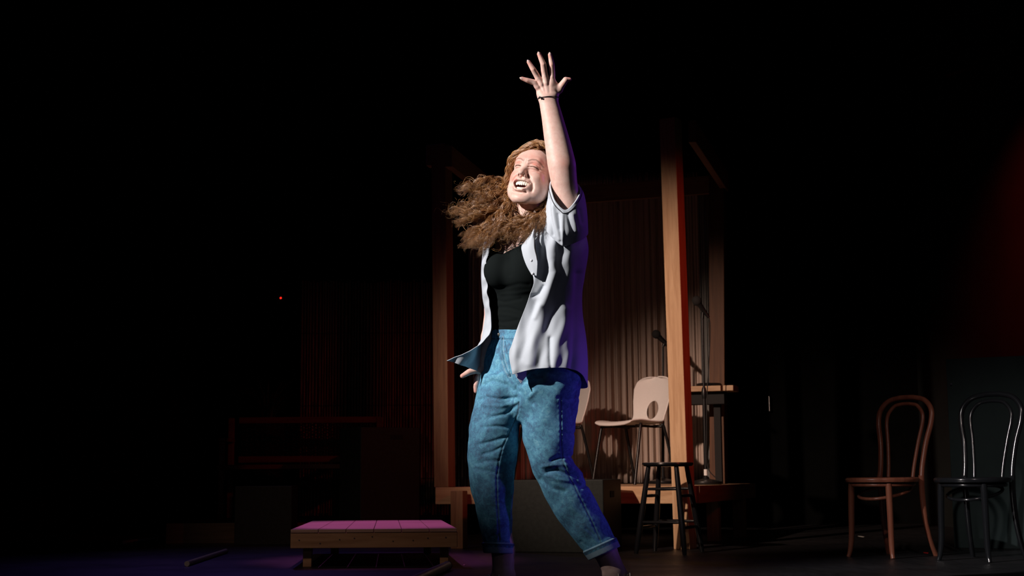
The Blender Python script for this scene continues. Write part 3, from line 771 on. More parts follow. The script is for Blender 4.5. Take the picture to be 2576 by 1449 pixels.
def head_sdf(u, v, w):
    x, y, z = to_head(u, v, w); ax = np.abs(x)
    d = ell(x, y, z, (0, 14, 20), (51, 62, 54))
    d = smin(d, ell(x, y, z, (0, -18, 10), (46, 44, 44)), 14)         # forehead
    d = smin(d, ell(x, y, z, (0, -16, -34), (45, 41, 48)), 14)        # mid face
    d = smin(d, cap(ax, y, z, (35, -2, -42), (14, -38, -76), 19, 16), 14)   # jaw
    d = smin(d, ell(x, y, z, (0, -45, -82), (18, 15, 12)), 10)        # chin
    d = smin(d, ell(ax, y, z, (22, -40, -28), (18, 15, 17)), 14)      # cheeks lifted by the smile
    d = smin(d, ell(ax, y, z, (27, -20, -54), (21, 27, 27)), 12)      # full lower cheeks
    d = smin(d, cap(ax, y, z, (6, -54, 12), (25, -49, 15), 7, 7), 9)  # brow
    d = smin(d, ell(x, y, z, (0, -40, -52), (30, 25, 21)), 10)        # muzzle
    d = smax(d, -ell(ax, y, z, (20, -69, 1), (12, 9, 7)), 8)          # sockets
    d = smin(d, ell(ax, y, z, (20.5, -46.5, -0.5), (13, 12.5, 9)), 4)   # closed lids
    n = cap(x, y, z, (0, -52, 2), (0, -68, -20), 6, 7.4)
    n = smin(n, ell(x, y, z, (0, -71.5, -24.5), (8.2, 7.5, 6.6)), 4)
    n = smin(n, ell(ax, y, z, (8.6, -64, -27), (6.0, 7.5, 5.6)), 4)
    d = smin(d, n, 10)
    d = smax(d, -ell(ax, y, z, (4.7, -69.5, -31.5), (3.4, 5.4, 5.2)), 2.0)
    fr = np.clip((-y-20)/12, 0, 1)
    g_ = crease(ax, z, LID, 2.3, 1.5) + crease(ax, z, [(10, 3), (19, 6), (29, 3.5), (34, -2)], 1.3, 2.0)
    g_ += crease(ax, z, [(12, -9.5), (22, -9.5), (32, -10)], 1.0, 2.0) + crease(ax, z, [(12, -5.8), (22, -4.8), (30, -8)], -.8, 1.6)
    g_ += crease(ax, z, [(33, -7), (41, -10)], .9, 1.5) + crease(ax, z, [(33, -5), (41, -3)], .7, 1.5)
    g_ += crease(ax, z, [(3.4, 13), (2.6, 4)], 1.1, 1.7)
    g_ += crease(ax, z, [(12, -26), (20, -33), (27, -43), (29.5, -54), (28, -62)], 3.2, 3.8)
    g_ += crease(ax, z, [(0, -73.5), (12, -72.5), (17, -69)], 1.8, 4)
    g_ += crease(ax, z, [(0, -34), (0, -39)], .8, 2.4)
    d = d + g_*fr
    # mouth: wide open laugh; corners up
    lipU = chain(ax, y, z, [(0, -63.5, -40.0, 2.3), (9, -62.5, -39.8, 2.3), (17, -57.5, -42, 2.0), (22.5, -51, -45, 1.4)], 2)
    lipL = chain(ax, y, z, [(0, -62.5, -66, 3.0), (9, -61.5, -64.5, 2.9), (17, -56.5, -57.5, 2.2), (22.5, -50.5, -47, 1.4)], 2)
    d = smin(d, np.minimum(lipU, lipL), 4.5)
    up = -41.5-ax*ax*.006; lowc = -64+ax*ax*.034
    mo = np.maximum(np.maximum(z-up, lowc-z), ax-22); mo = smax(mo, y+24, 3)
    mo = smax(mo, -(y+95), 2)
    d = smax(d, -mo, 2.5)
    e = ell(ax, y, z, (51, 16, -6), (5, 12, 19)); e = smax(e, -ell(ax, y, z, (57, 14, -6), (5, 7, 12)), 3)
    d = smin(d, e, 4)
    return d
TT = dense([(556, 1350, 6, 60, 36), (580, 1340, 6, 92, 46), (610, 1334, 5, 112, 58), (640, 1330, 4, 115, 68), (690, 1326, 4, 112, 74), (740, 1321, 4, 98, 70), (790, 1317, 4, 89, 64), (830, 1319, 4, 91, 66), (880, 1330, 3, 118, 84), (930, 1336, 2, 136, 94), (990, 1336, 0, 134, 94)])
ARM = dense([(236, 1378, -66, 25, 17), (258, 1381, -68, 24.5, 18), (280, 1386, -69, 26, 21), (300, 1390.5, -70, 27.5, 24), (350, 1401, -76, 32, 29), (385, 1408, -80, 34.5, 32), (410, 1412.5, -82, 36, 33), (430, 1415, -80, 35, 33), (455, 1418.5, -76, 33.5, 33), (485, 1424, -70, 32, 33), (520, 1431, -62, 33, 36), (560, 1428, -46, 40, 42)])
fing = [ # dorsal view, from the photograph: chains (u, v, w, r)
    [(1352, 217, -70, 8.5), (1345, 208, -72, 7.6), (1326, 202, -80, 6.2), (1313.5, 197.5, -82, 4.6)],
    [(1362, 210, -72, 8.8), (1352, 193, -74, 7.8), (1341, 174, -84, 6.8), (1330, 156, -86, 5.0)],
    [(1373, 207, -72, 9.2), (1370, 186, -74, 8.4), (1366.5, 161, -86, 7.2), (1356, 136, -88, 5.2)],
    [(1386, 210, -68, 9.0), (1389, 188, -68, 7.8), (1388, 161, -80, 6.8), (1383.5, 137.5, -84, 5.0)],
    [(1392, 236, -58, 11), (1406, 224, -60, 9.5), (1415.5, 211, -66, 8.2), (1423, 200.5, -70, 7.2), (1433, 199.5, -68, 4.6)],
]
def hand_sdf(u, v, w):
    d = ell(u, v, w, (1375, 220, -66), (27, 30, 12.5))
    d = smin(d, cap(u, v, w, (1378, 244, -66), (1376, 226, -66), 21, 20)*1.0, 8) if False else smin(d, ell(u, v, w, (1378, 240, -66), (25, 22, 15)), 10)
    f_ = None
    for i, c in enumerate(fing):
        e = chain(u, v, w, c)
        f_ = e if f_ is None else np.minimum(f_, e)
    d = smin(d, f_, 5)
    d = smin(d, cap(u, v, w, (1390, 205, -66), (1406, 226, -60), 5, 8), 8)        # web of the thumb
    for a, b in (((1352, 205), (1366, 232)), ((1364, 200), (1372, 232)), ((1380, 198), (1382, 232))):
        g_ = seg2(u, v, [a, b]); d = d+1.0*np.exp(-(g_/3.2)**2)*(w < -60)
    for c in fing[:4]:
        q = c[1]; d = d-1.2*np.exp(-(((u-q[0])**2+(v-q[1]-3)**2)/22))*(w < -64)
    return d
rh = [ # the other hand, behind the shirt hem
    [(1210, 932, 22, 12), (1197, 931, 14, 9), (1180, 936, 6, 7.8), (1163, 946, 2, 5.8)],
    [(1212, 940, 30, 11), (1201, 952, 22, 7.5), (1197, 968, 18, 6.8), (1197, 984, 20, 5.4)],
    [(1216, 944, 32, 11), (1209, 958, 28, 7.8), (1205, 978, 26, 7), (1206, 996, 30, 5.4)],
    [(1222, 944, 36, 11), (1219, 960, 36, 7.6), (1216, 978, 36, 6.8), (1217, 994, 40, 5.2)],
    [(1228, 940, 42, 10), (1228, 956, 46, 6.8), (1227, 972, 48, 6), (1228, 984, 50, 4.8)],
]
ANKL = [(1238, 1180, 0, 50), (1250, 1300, 4, 30), (1266, 1385, 4, 29), (1266, 1440, 6, 27), (1264, 1486, 6, 28)]
ANKR = [(1404, 1200, -4, 50), (1476, 1310, 10, 30), (1522, 1385, 16, 29.5), (1546, 1440, 22, 27.5), (1556, 1480, 26, 29)]
def body_sdf(u, v, w):
    d = slices(u, v, w, TT, TA)+np.clip((v-650)/25, 0, 1)*(4+np.clip((v-800)/30, 0, 1)*7)
    lo = np.full_like(d, 1e3)
    def part(mask, fn):
        if mask.any(): 
            r = fn(u[mask], v[mask], w[mask]); return mask, r
        return mask, None
    # bust
    mk = (v > 560) & (v < 800)
    if mk.any():
        uu, vv, ww = u[mk], v[mk], w[mk]; dd = d[mk]
        dd = smin(dd, ell(uu, vv, ww, (1254, 682, -34), (31, 34, 32)), 16)
        dd = smin(dd, ell(uu, vv, ww, (1318, 684, -66), (34, 36, 29)), 16)
        d[mk] = dd
    mk = v < 720
    if mk.any():
        uu, vv, ww = u[mk], v[mk], w[mk]; dd = d[mk]
        dd = smin(dd, chain(uu, vv, ww, [(1334, 500, 6, 33), (1330, 545, 8, 31), (1336, 590, 8, 36)]), 16)
        # collar bones / shoulders
        dd = smin(dd, chain(uu, vv, ww, [(1256, 614, 40, 27), (1300, 596, 20, 24), (1345, 588, -4, 30), (1420, 562, -46, 37)]), 18)
        dd = smin(dd, slices(uu, vv, ww, ARM), 8)
        d[mk] = dd
    mk = v < 600
    if mk.any():
        uu, vv, ww = u[mk], v[mk], w[mk]; dd = d[mk]
        h = head_sdf(uu, vv, ww)
        nk = chain(uu, vv, ww, [(1340, 480, 6, 30), (1331, 545, 8, 30)])
        dd = np.minimum(dd, smin(h, nk, 10)); dd = np.where(h < 6, np.minimum(dd, smin(h, nk, 10)), dd)
        dd = smin(dd, cap(uu, vv, ww, (1424, 414, -70), (1420, 430, -74), 14, 12), 10)
        d[mk] = dd
    mk = v < 290
    if mk.any(): d[mk] = smin(d[mk], hand_sdf(u[mk], v[mk], w[mk]), 8)
    mk = (u < 1330) & (v > 580) & (v < 1020)
    if mk.any():
        uu, vv, ww = u[mk], v[mk], w[mk]
        a = chain(uu, vv, ww, [(1254, 620, 42, 26), (1248, 700, 56, 25), (1244, 776, 60, 24), (1232, 850, 46, 21), (1218, 915, 34, 14.5)], 8)
        h = smin(a, ell(uu, vv, ww, (1215, 932, 32), (14, 18, 18)), 8)
        for c in rh: h = smin(h, chain(uu, vv, ww, c), 3.5)
        d[mk] = smin(d[mk], h, 4)
    mk = v > 900
    if mk.any():
        uu, vv, ww = u[mk], v[mk], w[mk]
        L = chain(uu, vv, ww, [(1272, 990, 16, 48), ANKL[0][:3]+(36,)] + ANKL[1:], 6)
        R_ = chain(uu, vv, ww, [(1388, 990, -18, 48), ANKR[0][:3]+(32,)] + ANKR[1:], 6)
        for (a, b, c) in ((1240, 1452, 4), (1290, 1448, 6)): L = smin(L, ell(uu, vv, ww, (a, b, c), (7, 11, 12)), 7)
        for (a, b, c) in ((1522, 1447, 18), (1570, 1444, 22)): R_ = smin(R_, ell(uu, vv, ww, (a, b, c), (7, 11, 12)), 7)
        d[mk] = smin(smin(d[mk], L, 10), R_, 10)
    return d
def col_attr(me, name, arr):
    a = me.color_attributes.new(name, 'FLOAT_COLOR', 'POINT')
    x = np.ones((len(me.vertices), 4), np.float32); x[:, :arr.shape[1]] = arr; a.data.foreach_set('color', x.ravel())
FINE = 1.0
axu = np.arange(1150, 1590, 1.25*FINE); axw = np.arange(-135, 125, 1.25*FINE)
axv = np.concatenate([np.arange(118, 560, 1.0*FINE), np.arange(560, 640, 1.6), np.arange(640, 920, 3.0), np.arange(920, 1005, 1.4), np.arange(1005, 1380, 4.0), np.arange(1380, 1500, 2.0)])
BV, BF = surfnets(body_sdf, (axu, axv, axw))
# materials ---------------------------------------------------------
m_skin = mat('fair_skin', (.72, .46, .38), .5, spec=.35); t = NT(m_skin)
b = t.b; b.inputs['Subsurface Weight'].default_value = .12; b.inputs['Subsurface Radius'].default_value = (.9, .35, .2); b.inputs['Subsurface Scale'].default_value = .006
R_, G_, B_ = t.attr('mask')[:3]
n = t.noise(t.coord(), 60, 4, .6)
c = t.ramp(n, [(.3, (.70, .44, .37)), (.7, (.80, .56, .48))])
c = t.mix(t.math('MULTIPLY', G_, .75), c, (.68, .20, .14)); c = t.mix(R_, c, (.50, .13, .12)); c = t.mix(B_, c, (.10, .045, .02))
t.color(c); t.bump(t.noise(t.coord(), 900, 3), .12, .0004)
hx, hy, hz = to_head(BV[:, 0], BV[:, 1], BV[:, 2]); hax = np.abs(hx)
inh = (np.abs(hx) < 75) & (np.abs(hy) < 100) & (hz > -110) & (hz < 90) & (BV[:, 2] > -75)
inh &= ~((BV[:, 0] > 1368+ (BV[:, 1]-300)*.15) & (slices(BV[:, 0], BV[:, 1], BV[:, 2], ARM) < 2))
g = lambda x, s: np.exp(-(x/s)**2)
lips = np.minimum(chain(hax, hy, hz, [(0, -63.5, -40, 3.0), (9, -62.5, -39.8, 3.0), (17, -57.5, -42, 2.6), (22.5, -51, -45, 1.8)]),
                  chain(hax, hy, hz, [(0, -62.5, -66, 3.8), (9, -61.5, -64.5, 3.6), (17, -56.5, -57.5, 2.8), (22.5, -50.5, -47, 1.8)]))
mR = np.clip(1-np.maximum(lips, 0)/1.6, 0, 1)*.9
mouthin = (hax < 22) & (hz < -42) & (hz > -64) & (hy > -50); mR = np.where(mouthin & (lips > 0), 1.3, mR)
arcp = [(10, -60, -4, 1.5), (16, -62, -2.2, 2.0), (22, -62, -2.4, 2.0), (28, -58, -4.2, 1.5)]
lash = np.clip(1.9-seg2(hax, hz, LID[1:])/1.0, 0, 1)*(hy < -40)
mG = .9*np.exp(-(((hax-30)/17)**2+((hy+46)/24)**2+((hz+28)/16)**2))+.35*g(hz-22, 14)*(hy < -40) + .6*g(hz+27, 8)*g(hax, 10)*(hy < -66) + .9*np.exp(-(((hax-24)/11)**2+((hz-5)/5)**2))*(hy < -45)+.25*g(hz+78, 10)*(hy < -50)
mG *= inh; mR = mR*inh
# hairline: scalp colour above and behind it
zl = 48-(hax/44)**2*18+np.clip((hy+38)/30, 0, 1)*-40
scalp = inh & (hz > np.where(hy < -15, 52-(hax/46)**2*22, 8-hy*.6)) & (hy > -62)
brow = np.clip(1.1-seg2(hax, hz, [(7, 10), (15, 14.5), (25, 16), (34, 11), (39, 5)])/2.6, 0, 1)*.7*inh*(hy < -25)
mB = np.maximum(np.maximum(scalp*.9, lash*.95*inh), brow)
# reddish knuckles, fingertips and elbow
tips = np.zeros(len(BV))
for c_ in fing+rh:
    q = c_[-1]; tips = np.maximum(tips, np.exp(-(((BV[:, 0]-q[0])**2+(BV[:, 1]-q[1])**2+(BV[:, 2]-q[2])**2)/90)))
    q = c_[2]; tips = np.maximum(tips, .35*np.exp(-(((BV[:, 0]-q[0])**2+(BV[:, 1]-q[1])**2)/30)))
tips = np.maximum(tips, .5*np.exp(-(((BV[:, 0]-1422)**2+(BV[:, 1]-410)**2)/300)))
mG = np.clip(mG+tips*.9, 0, 1)
person = empty('person', (0.03, YP, 0), 0, 'person with long curly auburn hair laughing, arm raised, open white shirt and blue jeans', 'person')
pinv = Matrix.Translation((-.03, -YP, 0))
def under(o, par=None):
    o.parent = par or person
    o.matrix_parent_inverse = pinv if par is None else Matrix.Identity(4)
    return o
bme = np_mesh('body', W3(BV), BF)
col_attr(bme, 'mask', np.stack([np.clip(mR, 0, 1), mG, mB], -1))
body = under(link_mesh('body', bme, m_skin))
# ---------- teeth, tongue, nails, brows
m_teeth = mat('teeth_enamel', (.86, .82, .70), .25); m_tongue = mat('tongue_pink', (.45, .12, .11), .35)
def hchild(name, mb, m, smooth=True):
    me = np_mesh(name, W3(from_head(np.array(mb.v))), mb.f, True); return under(link_mesh(name, me, m))
def ellmb(mb, c, r, n=12, rot=0):
    vs = []; 
    for i in range(n+1):
        a = PI*i/n
        for k in range(n): b_ = 2*PI*k/n; x, y, z = r[0]*math.sin(a)*math.cos(b_), r[1]*math.sin(a)*math.sin(b_), r[2]*math.cos(a); vs.append((c[0]+x*math.cos(rot)-y*math.sin(rot), c[1]+x*math.sin(rot)+y*math.cos(rot), c[2]+z))
    mb.add(vs, [(i*n+k, i*n+(k+1) % n, (i+1)*n+(k+1) % n, (i+1)*n+k) for i in range(n) for k in range(n)])
tu = MB(); tl = MB()
for i in range(-5, 6):
    a = i*.205; wd = [4.3, 3.6, 3.5, 3.2, 3.2, 3.2][abs(i)] if False else 0
for i in range(10):
    s_ = (i-4.5); a = s_*.26; ht = [5.6, 5.0, 5.4, 4.4, 4.0][int(abs(s_))]
    ellmb(tu, (20*math.sin(a), -39-18*math.cos(a), -46.0-(.5 if abs(s_) < 1 else 0)), (3.7-.1*abs(s_), 2.2, ht*1.08), 10, a)
    ellmb(tl, (18.5*math.sin(a*.95), -39-16.5*math.cos(a), -62.0+abs(s_)*.5), (3.5, 2.2, 5.2), 10, a)
hchild('upper_teeth', tu, m_teeth); hchild('lower_teeth', tl, m_teeth)
tg = MB(); ellmb(tg, (0, -38, -60), (14, 18, 5), 16); hchild('tongue', tg, m_tongue)
gm = MB(); gm.tube([(20*math.sin(a), -38.2-17.5*math.cos(a), -41.8) for a in np.linspace(-1.25, 1.25, 21)], 2.9, 8); hchild('gums', gm, m_tongue)
# ---------- raised hand bracelet
def ptube(name, pts, r, m, n=8, closed=False, par=None, flat=1.0):
    mb = MB().tube(pts, r, n, closed, flat); me = np_mesh(name, W3(np.array(mb.v)), mb.f); return under(link_mesh(name, me, m), par)
m_blackcord = mat('black_cord', (.012, .01, .012), .6)
pts = [(1379.5+27.3*math.cos(a), 244-4.5*math.sin(a)*-1*(-1) + (3 if math.cos(a) < -.3 else 0), -67+19*math.sin(a)) for a in np.linspace(0, 2*PI, 40, endpoint=False)]
pts = [(1379.2+27.6*math.cos(a), 246+5.5*math.sin(a)+2.0*(1-math.cos(a)), -67+19.5*math.sin(a)) for a in np.linspace(0, 2*PI, 40, endpoint=False)]
br1 = ptube('bracelet', pts, .95, m_blackcord, 8, True)
ptube('cord_knot', [(1355, 246, -84), (1358, 244, -86), (1361, 246, -86.5), (1363, 244, -87)], [1.6, 2.2, 2.0, 1.0], m_blackcord, 8)
m_nail = mat('nail', (.80, .60, .55), .25)
for c_ in fing[:4]:
    a = np.array(c_[-2][:3]); e = np.array(c_[-1][:3]); dv = (e-a)/np.linalg.norm(e-a); r_ = c_[-1][3]
    c0_ = e+dv*1.5+np.array([0, 0, -r_*.86])
    mb = MB(); ellmb(mb, (0, 0, 0), (2.9, 5.4, 1.0), 10)
    M_ = np.stack([np.cross(dv, (0, 0, 1)), dv, np.array([0, 0, 1.0])+dv*.25], 0)
    me = np_mesh('fingernail', W3(np.array(mb.v)@M_+c0_), mb.f); under(link_mesh('fingernail', me, m_nail))
# ================================================================== clothes
m_tank = mat('black_ribbed_cotton', (.005, .0075, .0075), .9, spec=.1); t = NT(m_tank)
t.bump(t.noise(t.coord((1, 1, 1)), 500, 2), .2, .0005)
NECK = [(1215, 606), (1232, 612), (1243, 622), (1252, 634), (1262, 637), (1276, 630), (1292, 622), (1312, 612), (1332, 600), (1348, 588)]
nkx = np.array([p_[0] for p_ in NECK]); nky = np.array([p_[1] for p_ in NECK])
def tank_sdf(u, v, w):
    d = slices(u, v, w, TT, TA)
    d = smin(d, ell(u, v, w, (1254, 682, -36), (35, 42, 36)), 26)
    d = smin(d, ell(u, v, w, (1318, 686, -69), (40, 44, 32)), 26)
    d = smin(d, chain(u, v, w, [(1256, 614, 40, 27), (1300, 596, 20, 24), (1345, 588, -4, 30), (1420, 562, -46, 37)]), 18)
    d = d-2.2+np.clip((v-828)/14, 0, 1)*6
    # folds: bust crease and waist wrinkles
    fr = (w < 20)
    for pts, a_, s_ in (([(1228, 722), (1250, 727), (1275, 722), (1305, 714), (1330, 716)], 1.5, 5), ([(1238, 752), (1270, 760), (1310, 752)], 1.5, 4),
                        ([(1240, 775), (1275, 772), (1318, 785)], 1.3, 4), ([(1240, 800), (1262, 812), (1300, 806)], 1.6, 4), ([(1240, 818), (1280, 828), (1312, 822)], 1.4, 3.5),
                        ([(1262, 740), (1300, 738), (1335, 732)], -1.2, 5), ([(1250, 790), (1290, 795), (1315, 800)], -1.0, 4), ([(1284, 690), (1286, 650)], 1.5, 7)):
        d = d+a_*np.exp(-(seg2(u, v, pts)/s_)**2)*fr
    top = np.where(w < 8, np.interp(u, nkx, nky)+3, 606)
    d = smax(d, top-v, 2.0)
    return smax(d, v-850, 3)
V_, F_ = surfnets(tank_sdf, (np.arange(1195, 1460, 2.0), np.arange(580, 862, 2.0), np.arange(-141, 120, 2.0)))
tank = under(link_mesh('tank_top', np_mesh('tank_top', W3(V_), F_), m_tank))
# lace edge along the neckline (sits on the chest)
def surf_w(f, u, v, w0=-140, w1=0, n=120):
    ws = np.linspace(w0, w1, n); d = f(np.full(n, float(u)), np.full(n, float(v)), ws); k = np.argmax(d < 0); return ws[k] if d[k] < 0 else 0
lc = crv([(p_[0], p_[1]-1.5) for p_ in NECK[1:-1]], 8)
pts = [(x, y+1.4*math.sin(i*1.7), surf_w(tank_sdf, x, y+5)-.2) for i, (x, y) in enumerate(lc)]
ptube('lace_trim', pts, [.9+.3*math.sin(i*1.7) for i in range(len(pts))], m_tank, 6, par=None)

# ------------------------------------------------------------------ jeans
m_denim = mat('acid_washed_denim', (.12, .3, .45), .8, spec=.2); t = NT(m_denim)
v3 = t.coord((1, 1, 1)); n1 = t.noise(v3, 55, 10, .8, .8); n2 = t.noise(v3, 9, 4, .6, .8); n3 = t.noise(v3, 420, 2, .5)
fac = t.math('ADD', t.math('MULTIPLY', n1, .62), t.math('MULTIPLY', n2, .38))
c = t.ramp(fac, [(.40, (.010, .07, .155)), (.47, (.028, .165, .31)), (.55, (.075, .33, .49)), (.66, (.26, .55, .68))])
R_, G_, B_ = t.attr('mask')[:3]
c = t.mix(R_, c, (.012, .045, .095)); c = t.mix(G_, c, (.40, .53, .60)); c = t.mix(B_, c, (.42, .36, .26))
c = t.mix(t.math('MULTIPLY', n3, .25), c, (.5, .65, .72)); t.color(c); t.bump(n3, .35, .0008)
HIP = dense([(826, 1322, 2, 93, 68), (850, 1324, 2, 95, 70), (880, 1331, 2, 118, 86), (930, 1336, 2, 140, 93), (970, 1336, 0, 138, 88), (1000, 1337, -2, 122, 80), (1030, 1338, -4, 100, 66), (1060, 1338, -4, 74, 50)])
def legtab(rows, wr):
    out = []
    for vv, l, r in rows:
        cw = np.interp(vv, [p_[0] for p_ in wr], [p_[1] for p_ in wr]); rw = np.interp(vv, [p_[0] for p_ in wr], [p_[2] for p_ in wr])
        out.append((vv, (l+r)/2, cw, (r-l)/2, rw))
    return dense(out)
LEGL = legtab([(940, 1212, 1318), (960, 1207, 1318), (1000, 1196, 1315), (1050, 1185, 1310), (1080, 1180, 1307), (1112, 1178, 1305), (1150, 1177, 1301), (1200, 1180, 1294), (1250, 1190, 1290), (1300, 1202, 1289), (1340, 1211, 1289), (1366, 1216, 1290), (1400, 1222, 1292)],
              [(940, 14, 78), (1000, 12, 74), (1100, 4, 66), (1200, 2, 58), (1300, 6, 48), (1400, 10, 42)])
LEGR = legtab([(940, 1296, 1463), (960, 1298, 1462), (1000, 1303, 1457), (1050, 1309, 1451), (1082, 1312, 1448), (1112, 1317, 1445), (1158, 1331, 1443), (1180, 1338, 1456), (1203, 1347, 1470), (1241, 1366, 1490), (1279, 1385, 1510), (1302, 1400, 1522), (1347, 1435, 1544), (1374, 1458, 1556), (1400, 1478, 1570), (1430, 1500, 1586)],
              [(940, -14, 84), (1000, -16, 80), (1100, -18, 66), (1158, -16, 60), (1240, -2, 54), (1340, 12, 46), (1430, 20, 42)])
SEAML = [(1306, 1012), (1303, 1040), (1285, 1080), (1266, 1120), (1255, 1160), (1249, 1200), (1250, 1250), (1253, 1300), (1257, 1372)]
SEAMR = [(1410, 1000), (1411, 1060), (1412, 1120), (1416, 1160), (1428, 1190), (1446, 1226), (1468, 1270), (1490, 1315), (1510, 1360), (1516, 1385)]
FLY = [(1262, 850), (1262, 880), (1266, 905), (1274, 930), (1284, 946)]
CRE = [ # (points, depth, width) grooves + ; ridges -
    ([(1284, 946), (1300, 968), (1306, 1010)], 3.5, 5), ([(1306, 970), (1330, 955), (1360, 950)], 2, 5), ([(1294, 982), (1275, 968), (1240, 958), (1218, 968)], 3.2, 5),
    ([(1298, 1000), (1262, 1004), (1228, 1000), (1205, 1006)], 3.0, 4.5), ([(1302, 1012), (1260, 1022), (1215, 1018)], -2, 5), ([(1300, 1020), (1270, 1042), (1230, 1050)], 2.6, 4.5),
    ([(1282, 1075), (1250, 1072), (1215, 1075)], 2.4, 4), ([(1270, 1100), (1240, 1110), (1205, 1118)], 2.6, 4.5), ([(1262, 1125), (1240, 1136), (1215, 1142)], 2.2, 4),
    ([(1253, 1158), (1225, 1160), (1200, 1166)], 2.0, 5), ([(1250, 1190), (1225, 1184), (1195, 1180)], 1.8, 5), ([(1252, 1345), (1235, 1350), (1225, 1362)], 2, 3.5), ([(1222, 1340), (1226, 1352), (1228, 1364)], 2, 3), ([(1240, 1346), (1243, 1364)], 2, 3),
    ([(1442, 1150), (1425, 1148), (1405, 1150), (1388, 1158)], 5, 5), ([(1420, 1160), (1432, 1176), (1466, 1190)], -4, 6), ([(1450, 1200), (1425, 1192), (1398, 1182), (1378, 1186)], 5, 5.5),
    ([(1440, 1172), (1415, 1168), (1390, 1170), (1365, 1174)], -2.5, 5), ([(1480, 1218), (1462, 1226), (1448, 1212)], 4, 5), ([(1375, 1196), (1400, 1206), (1430, 1210)], -2, 5), ([(1360, 1205), (1390, 1228), (1420, 1236)], 2.4, 6),
    ([(1455, 1090), (1436, 1092), (1412, 1086)], 2, 4), ([(1458, 1000), (1430, 1006), (1405, 1000)], 2, 5), ([(1475, 1330), (1495, 1345), (1508, 1362)], 1.6, 4), ([(1462, 1362), (1485, 1378)], 1.6, 4),
    ([(1240, 880), (1246, 910), (1250, 940)], 2, 5), ([(1222, 950), (1245, 930), (1262, 905)], 1.8, 5), ([(1252, 865), (1252, 900), (1262, 935), (1278, 955)], 1.5, 2),
    ([(1340, 1015), (1322, 1000), (1310, 985)], 3, 6), ([(1345, 985), (1330, 1000)], -2, 6), ([(1214, 1090), (1206, 1140), (1200, 1200)], -1.5, 10)]
def hem_coord(u, v):
    """distance above the hem line of each leg (px)"""
    hl = ((u-1222)*(-.03)+(v-1391)*1.0); hr = ((u-1480)*.41+(v-1411)*.912)
    return hl, hr
def jeans_sdf(u, v, w):
    hip = slices(u, v, w, HIP, TA)
    L = slices(u, v, w, LEGL); R2 = slices(u, v, w, LEGR)
    hl, hr = hem_coord(u, v)
    L = smax(L-(np.clip((hl+27)/2.0, 0, 1)*4.5), hl, 2.0); R2 = smax(R2-(np.clip((hr+27)/2.0, 0, 1)*4.5), hr, 2.0)
    L = smax(L, -(36+.0*L)-L, 2) if False else L
    d = smin(smin(L, R2, 7), hip, 14)
    fr = np.clip((30-w)/20, 0, 1); hem = np.clip((-30-np.where(u < 1340, hl, hr))/4, 0, 1)
    g_ = 0
    for pts, a_, s_ in CRE:
        xs = [p_[0] for p_ in pts]; ys = [p_[1] for p_ in pts]
        mk = (u > min(xs)-3*s_) & (u < max(xs)+3*s_) & (v > min(ys)-3*s_) & (v < max(ys)+3*s_)
        if mk.any(): e = np.zeros_like(d); e[mk] = a_*np.exp(-(seg2(u[mk], v[mk], pts)/s_)**2); g_ = g_+e
    # seam puckers
    for sm_ in (SEAML, SEAMR):
        q = seg2(u, v, sm_); g_ = g_+1.0*np.exp(-(q/1.8)**2)-.7*np.exp(-((q-4)/3)**2)*(.6+.5*np.sin(v*.42+np.sin(v*.11)))*(q < 12)
    # soft cloth unevenness
    g_ = g_+1.6*np.sin(u*.055+v*.03)*np.sin(v*.045-w*.04)+.8*np.sin(u*.11-v*.06+2)*np.sin(v*.10+w*.07)
    d = d+g_*fr*hem*np.clip((v-862)/20, 0, 1)
    # waistband
    q = v-(850+4*np.sin((u-1237)/60)); d = d-1.6*np.clip(-q/1.5, 0, 1)+1.4*np.exp(-((q-1)/2)**2)
    return smax(d, (827+2.5*np.sin((u-1237)/50))-v, 2)
V_, F_ = surfnets(jeans_sdf, (np.arange(1160, 1600, 1.8), np.arange(815, 1440, 1.8), np.arange(-141, 125, 2.0)))
me = np_mesh('jeans', W3(V_), F_)
u_, v_, w_ = V_.T
fr = (w_ < 30)
ql = np.minimum(seg2(u_, v_, SEAML), seg2(u_, v_, SEAMR)); qf = seg2(u_, v_, FLY)
hl, hr = hem_coord(u_, v_); hh_ = np.where(u_ < 1345, hl, hr)
mR = np.clip(1.3-ql/1.3, 0, 1)*fr*(hh_ < -26) + np.clip(1.4-qf/1.6, 0, 1)*fr*.9
mR = mR + np.clip(1.3-np.abs(hh_+22)/2.2, 0, 1)*.9*(v_ > 1300)+np.clip(1.3-np.abs(hh_+18)/2, 0, 1)*.7*(v_ > 1300)*(np.sin(u_*.55) > -.3)
q = np.abs(v_-(852+4*np.sin((u_-1237)/60))); mR = mR+np.clip(1.2-q/1.2, 0, 1)*.8
pk = seg2(u_, v_, [(1222, 900), (1236, 885), (1241, 858)]); mR = mR+np.clip(1.2-pk/1.2, 0, 1)*.7*fr
mG = ((hh_ > -15) & (v_ > 1300))*.75 + np.clip(1.2-np.abs(hh_+26)/1.4, 0, 1)*.9*(v_ > 1300)
st = np.clip(1.1-np.abs(qf-4.5)/.9, 0, 1)*fr*.5*(u_ > 1262)
col_attr(me, 'mask', np.clip(np.stack([mR, mG, st], -1), 0, 1))
jeans = under(link_mesh('jeans', me, m_denim))
def onj(u, v, o=1.0): return (u, v, surf_w(jeans_sdf, u, v, -130, 0, 240)-o)
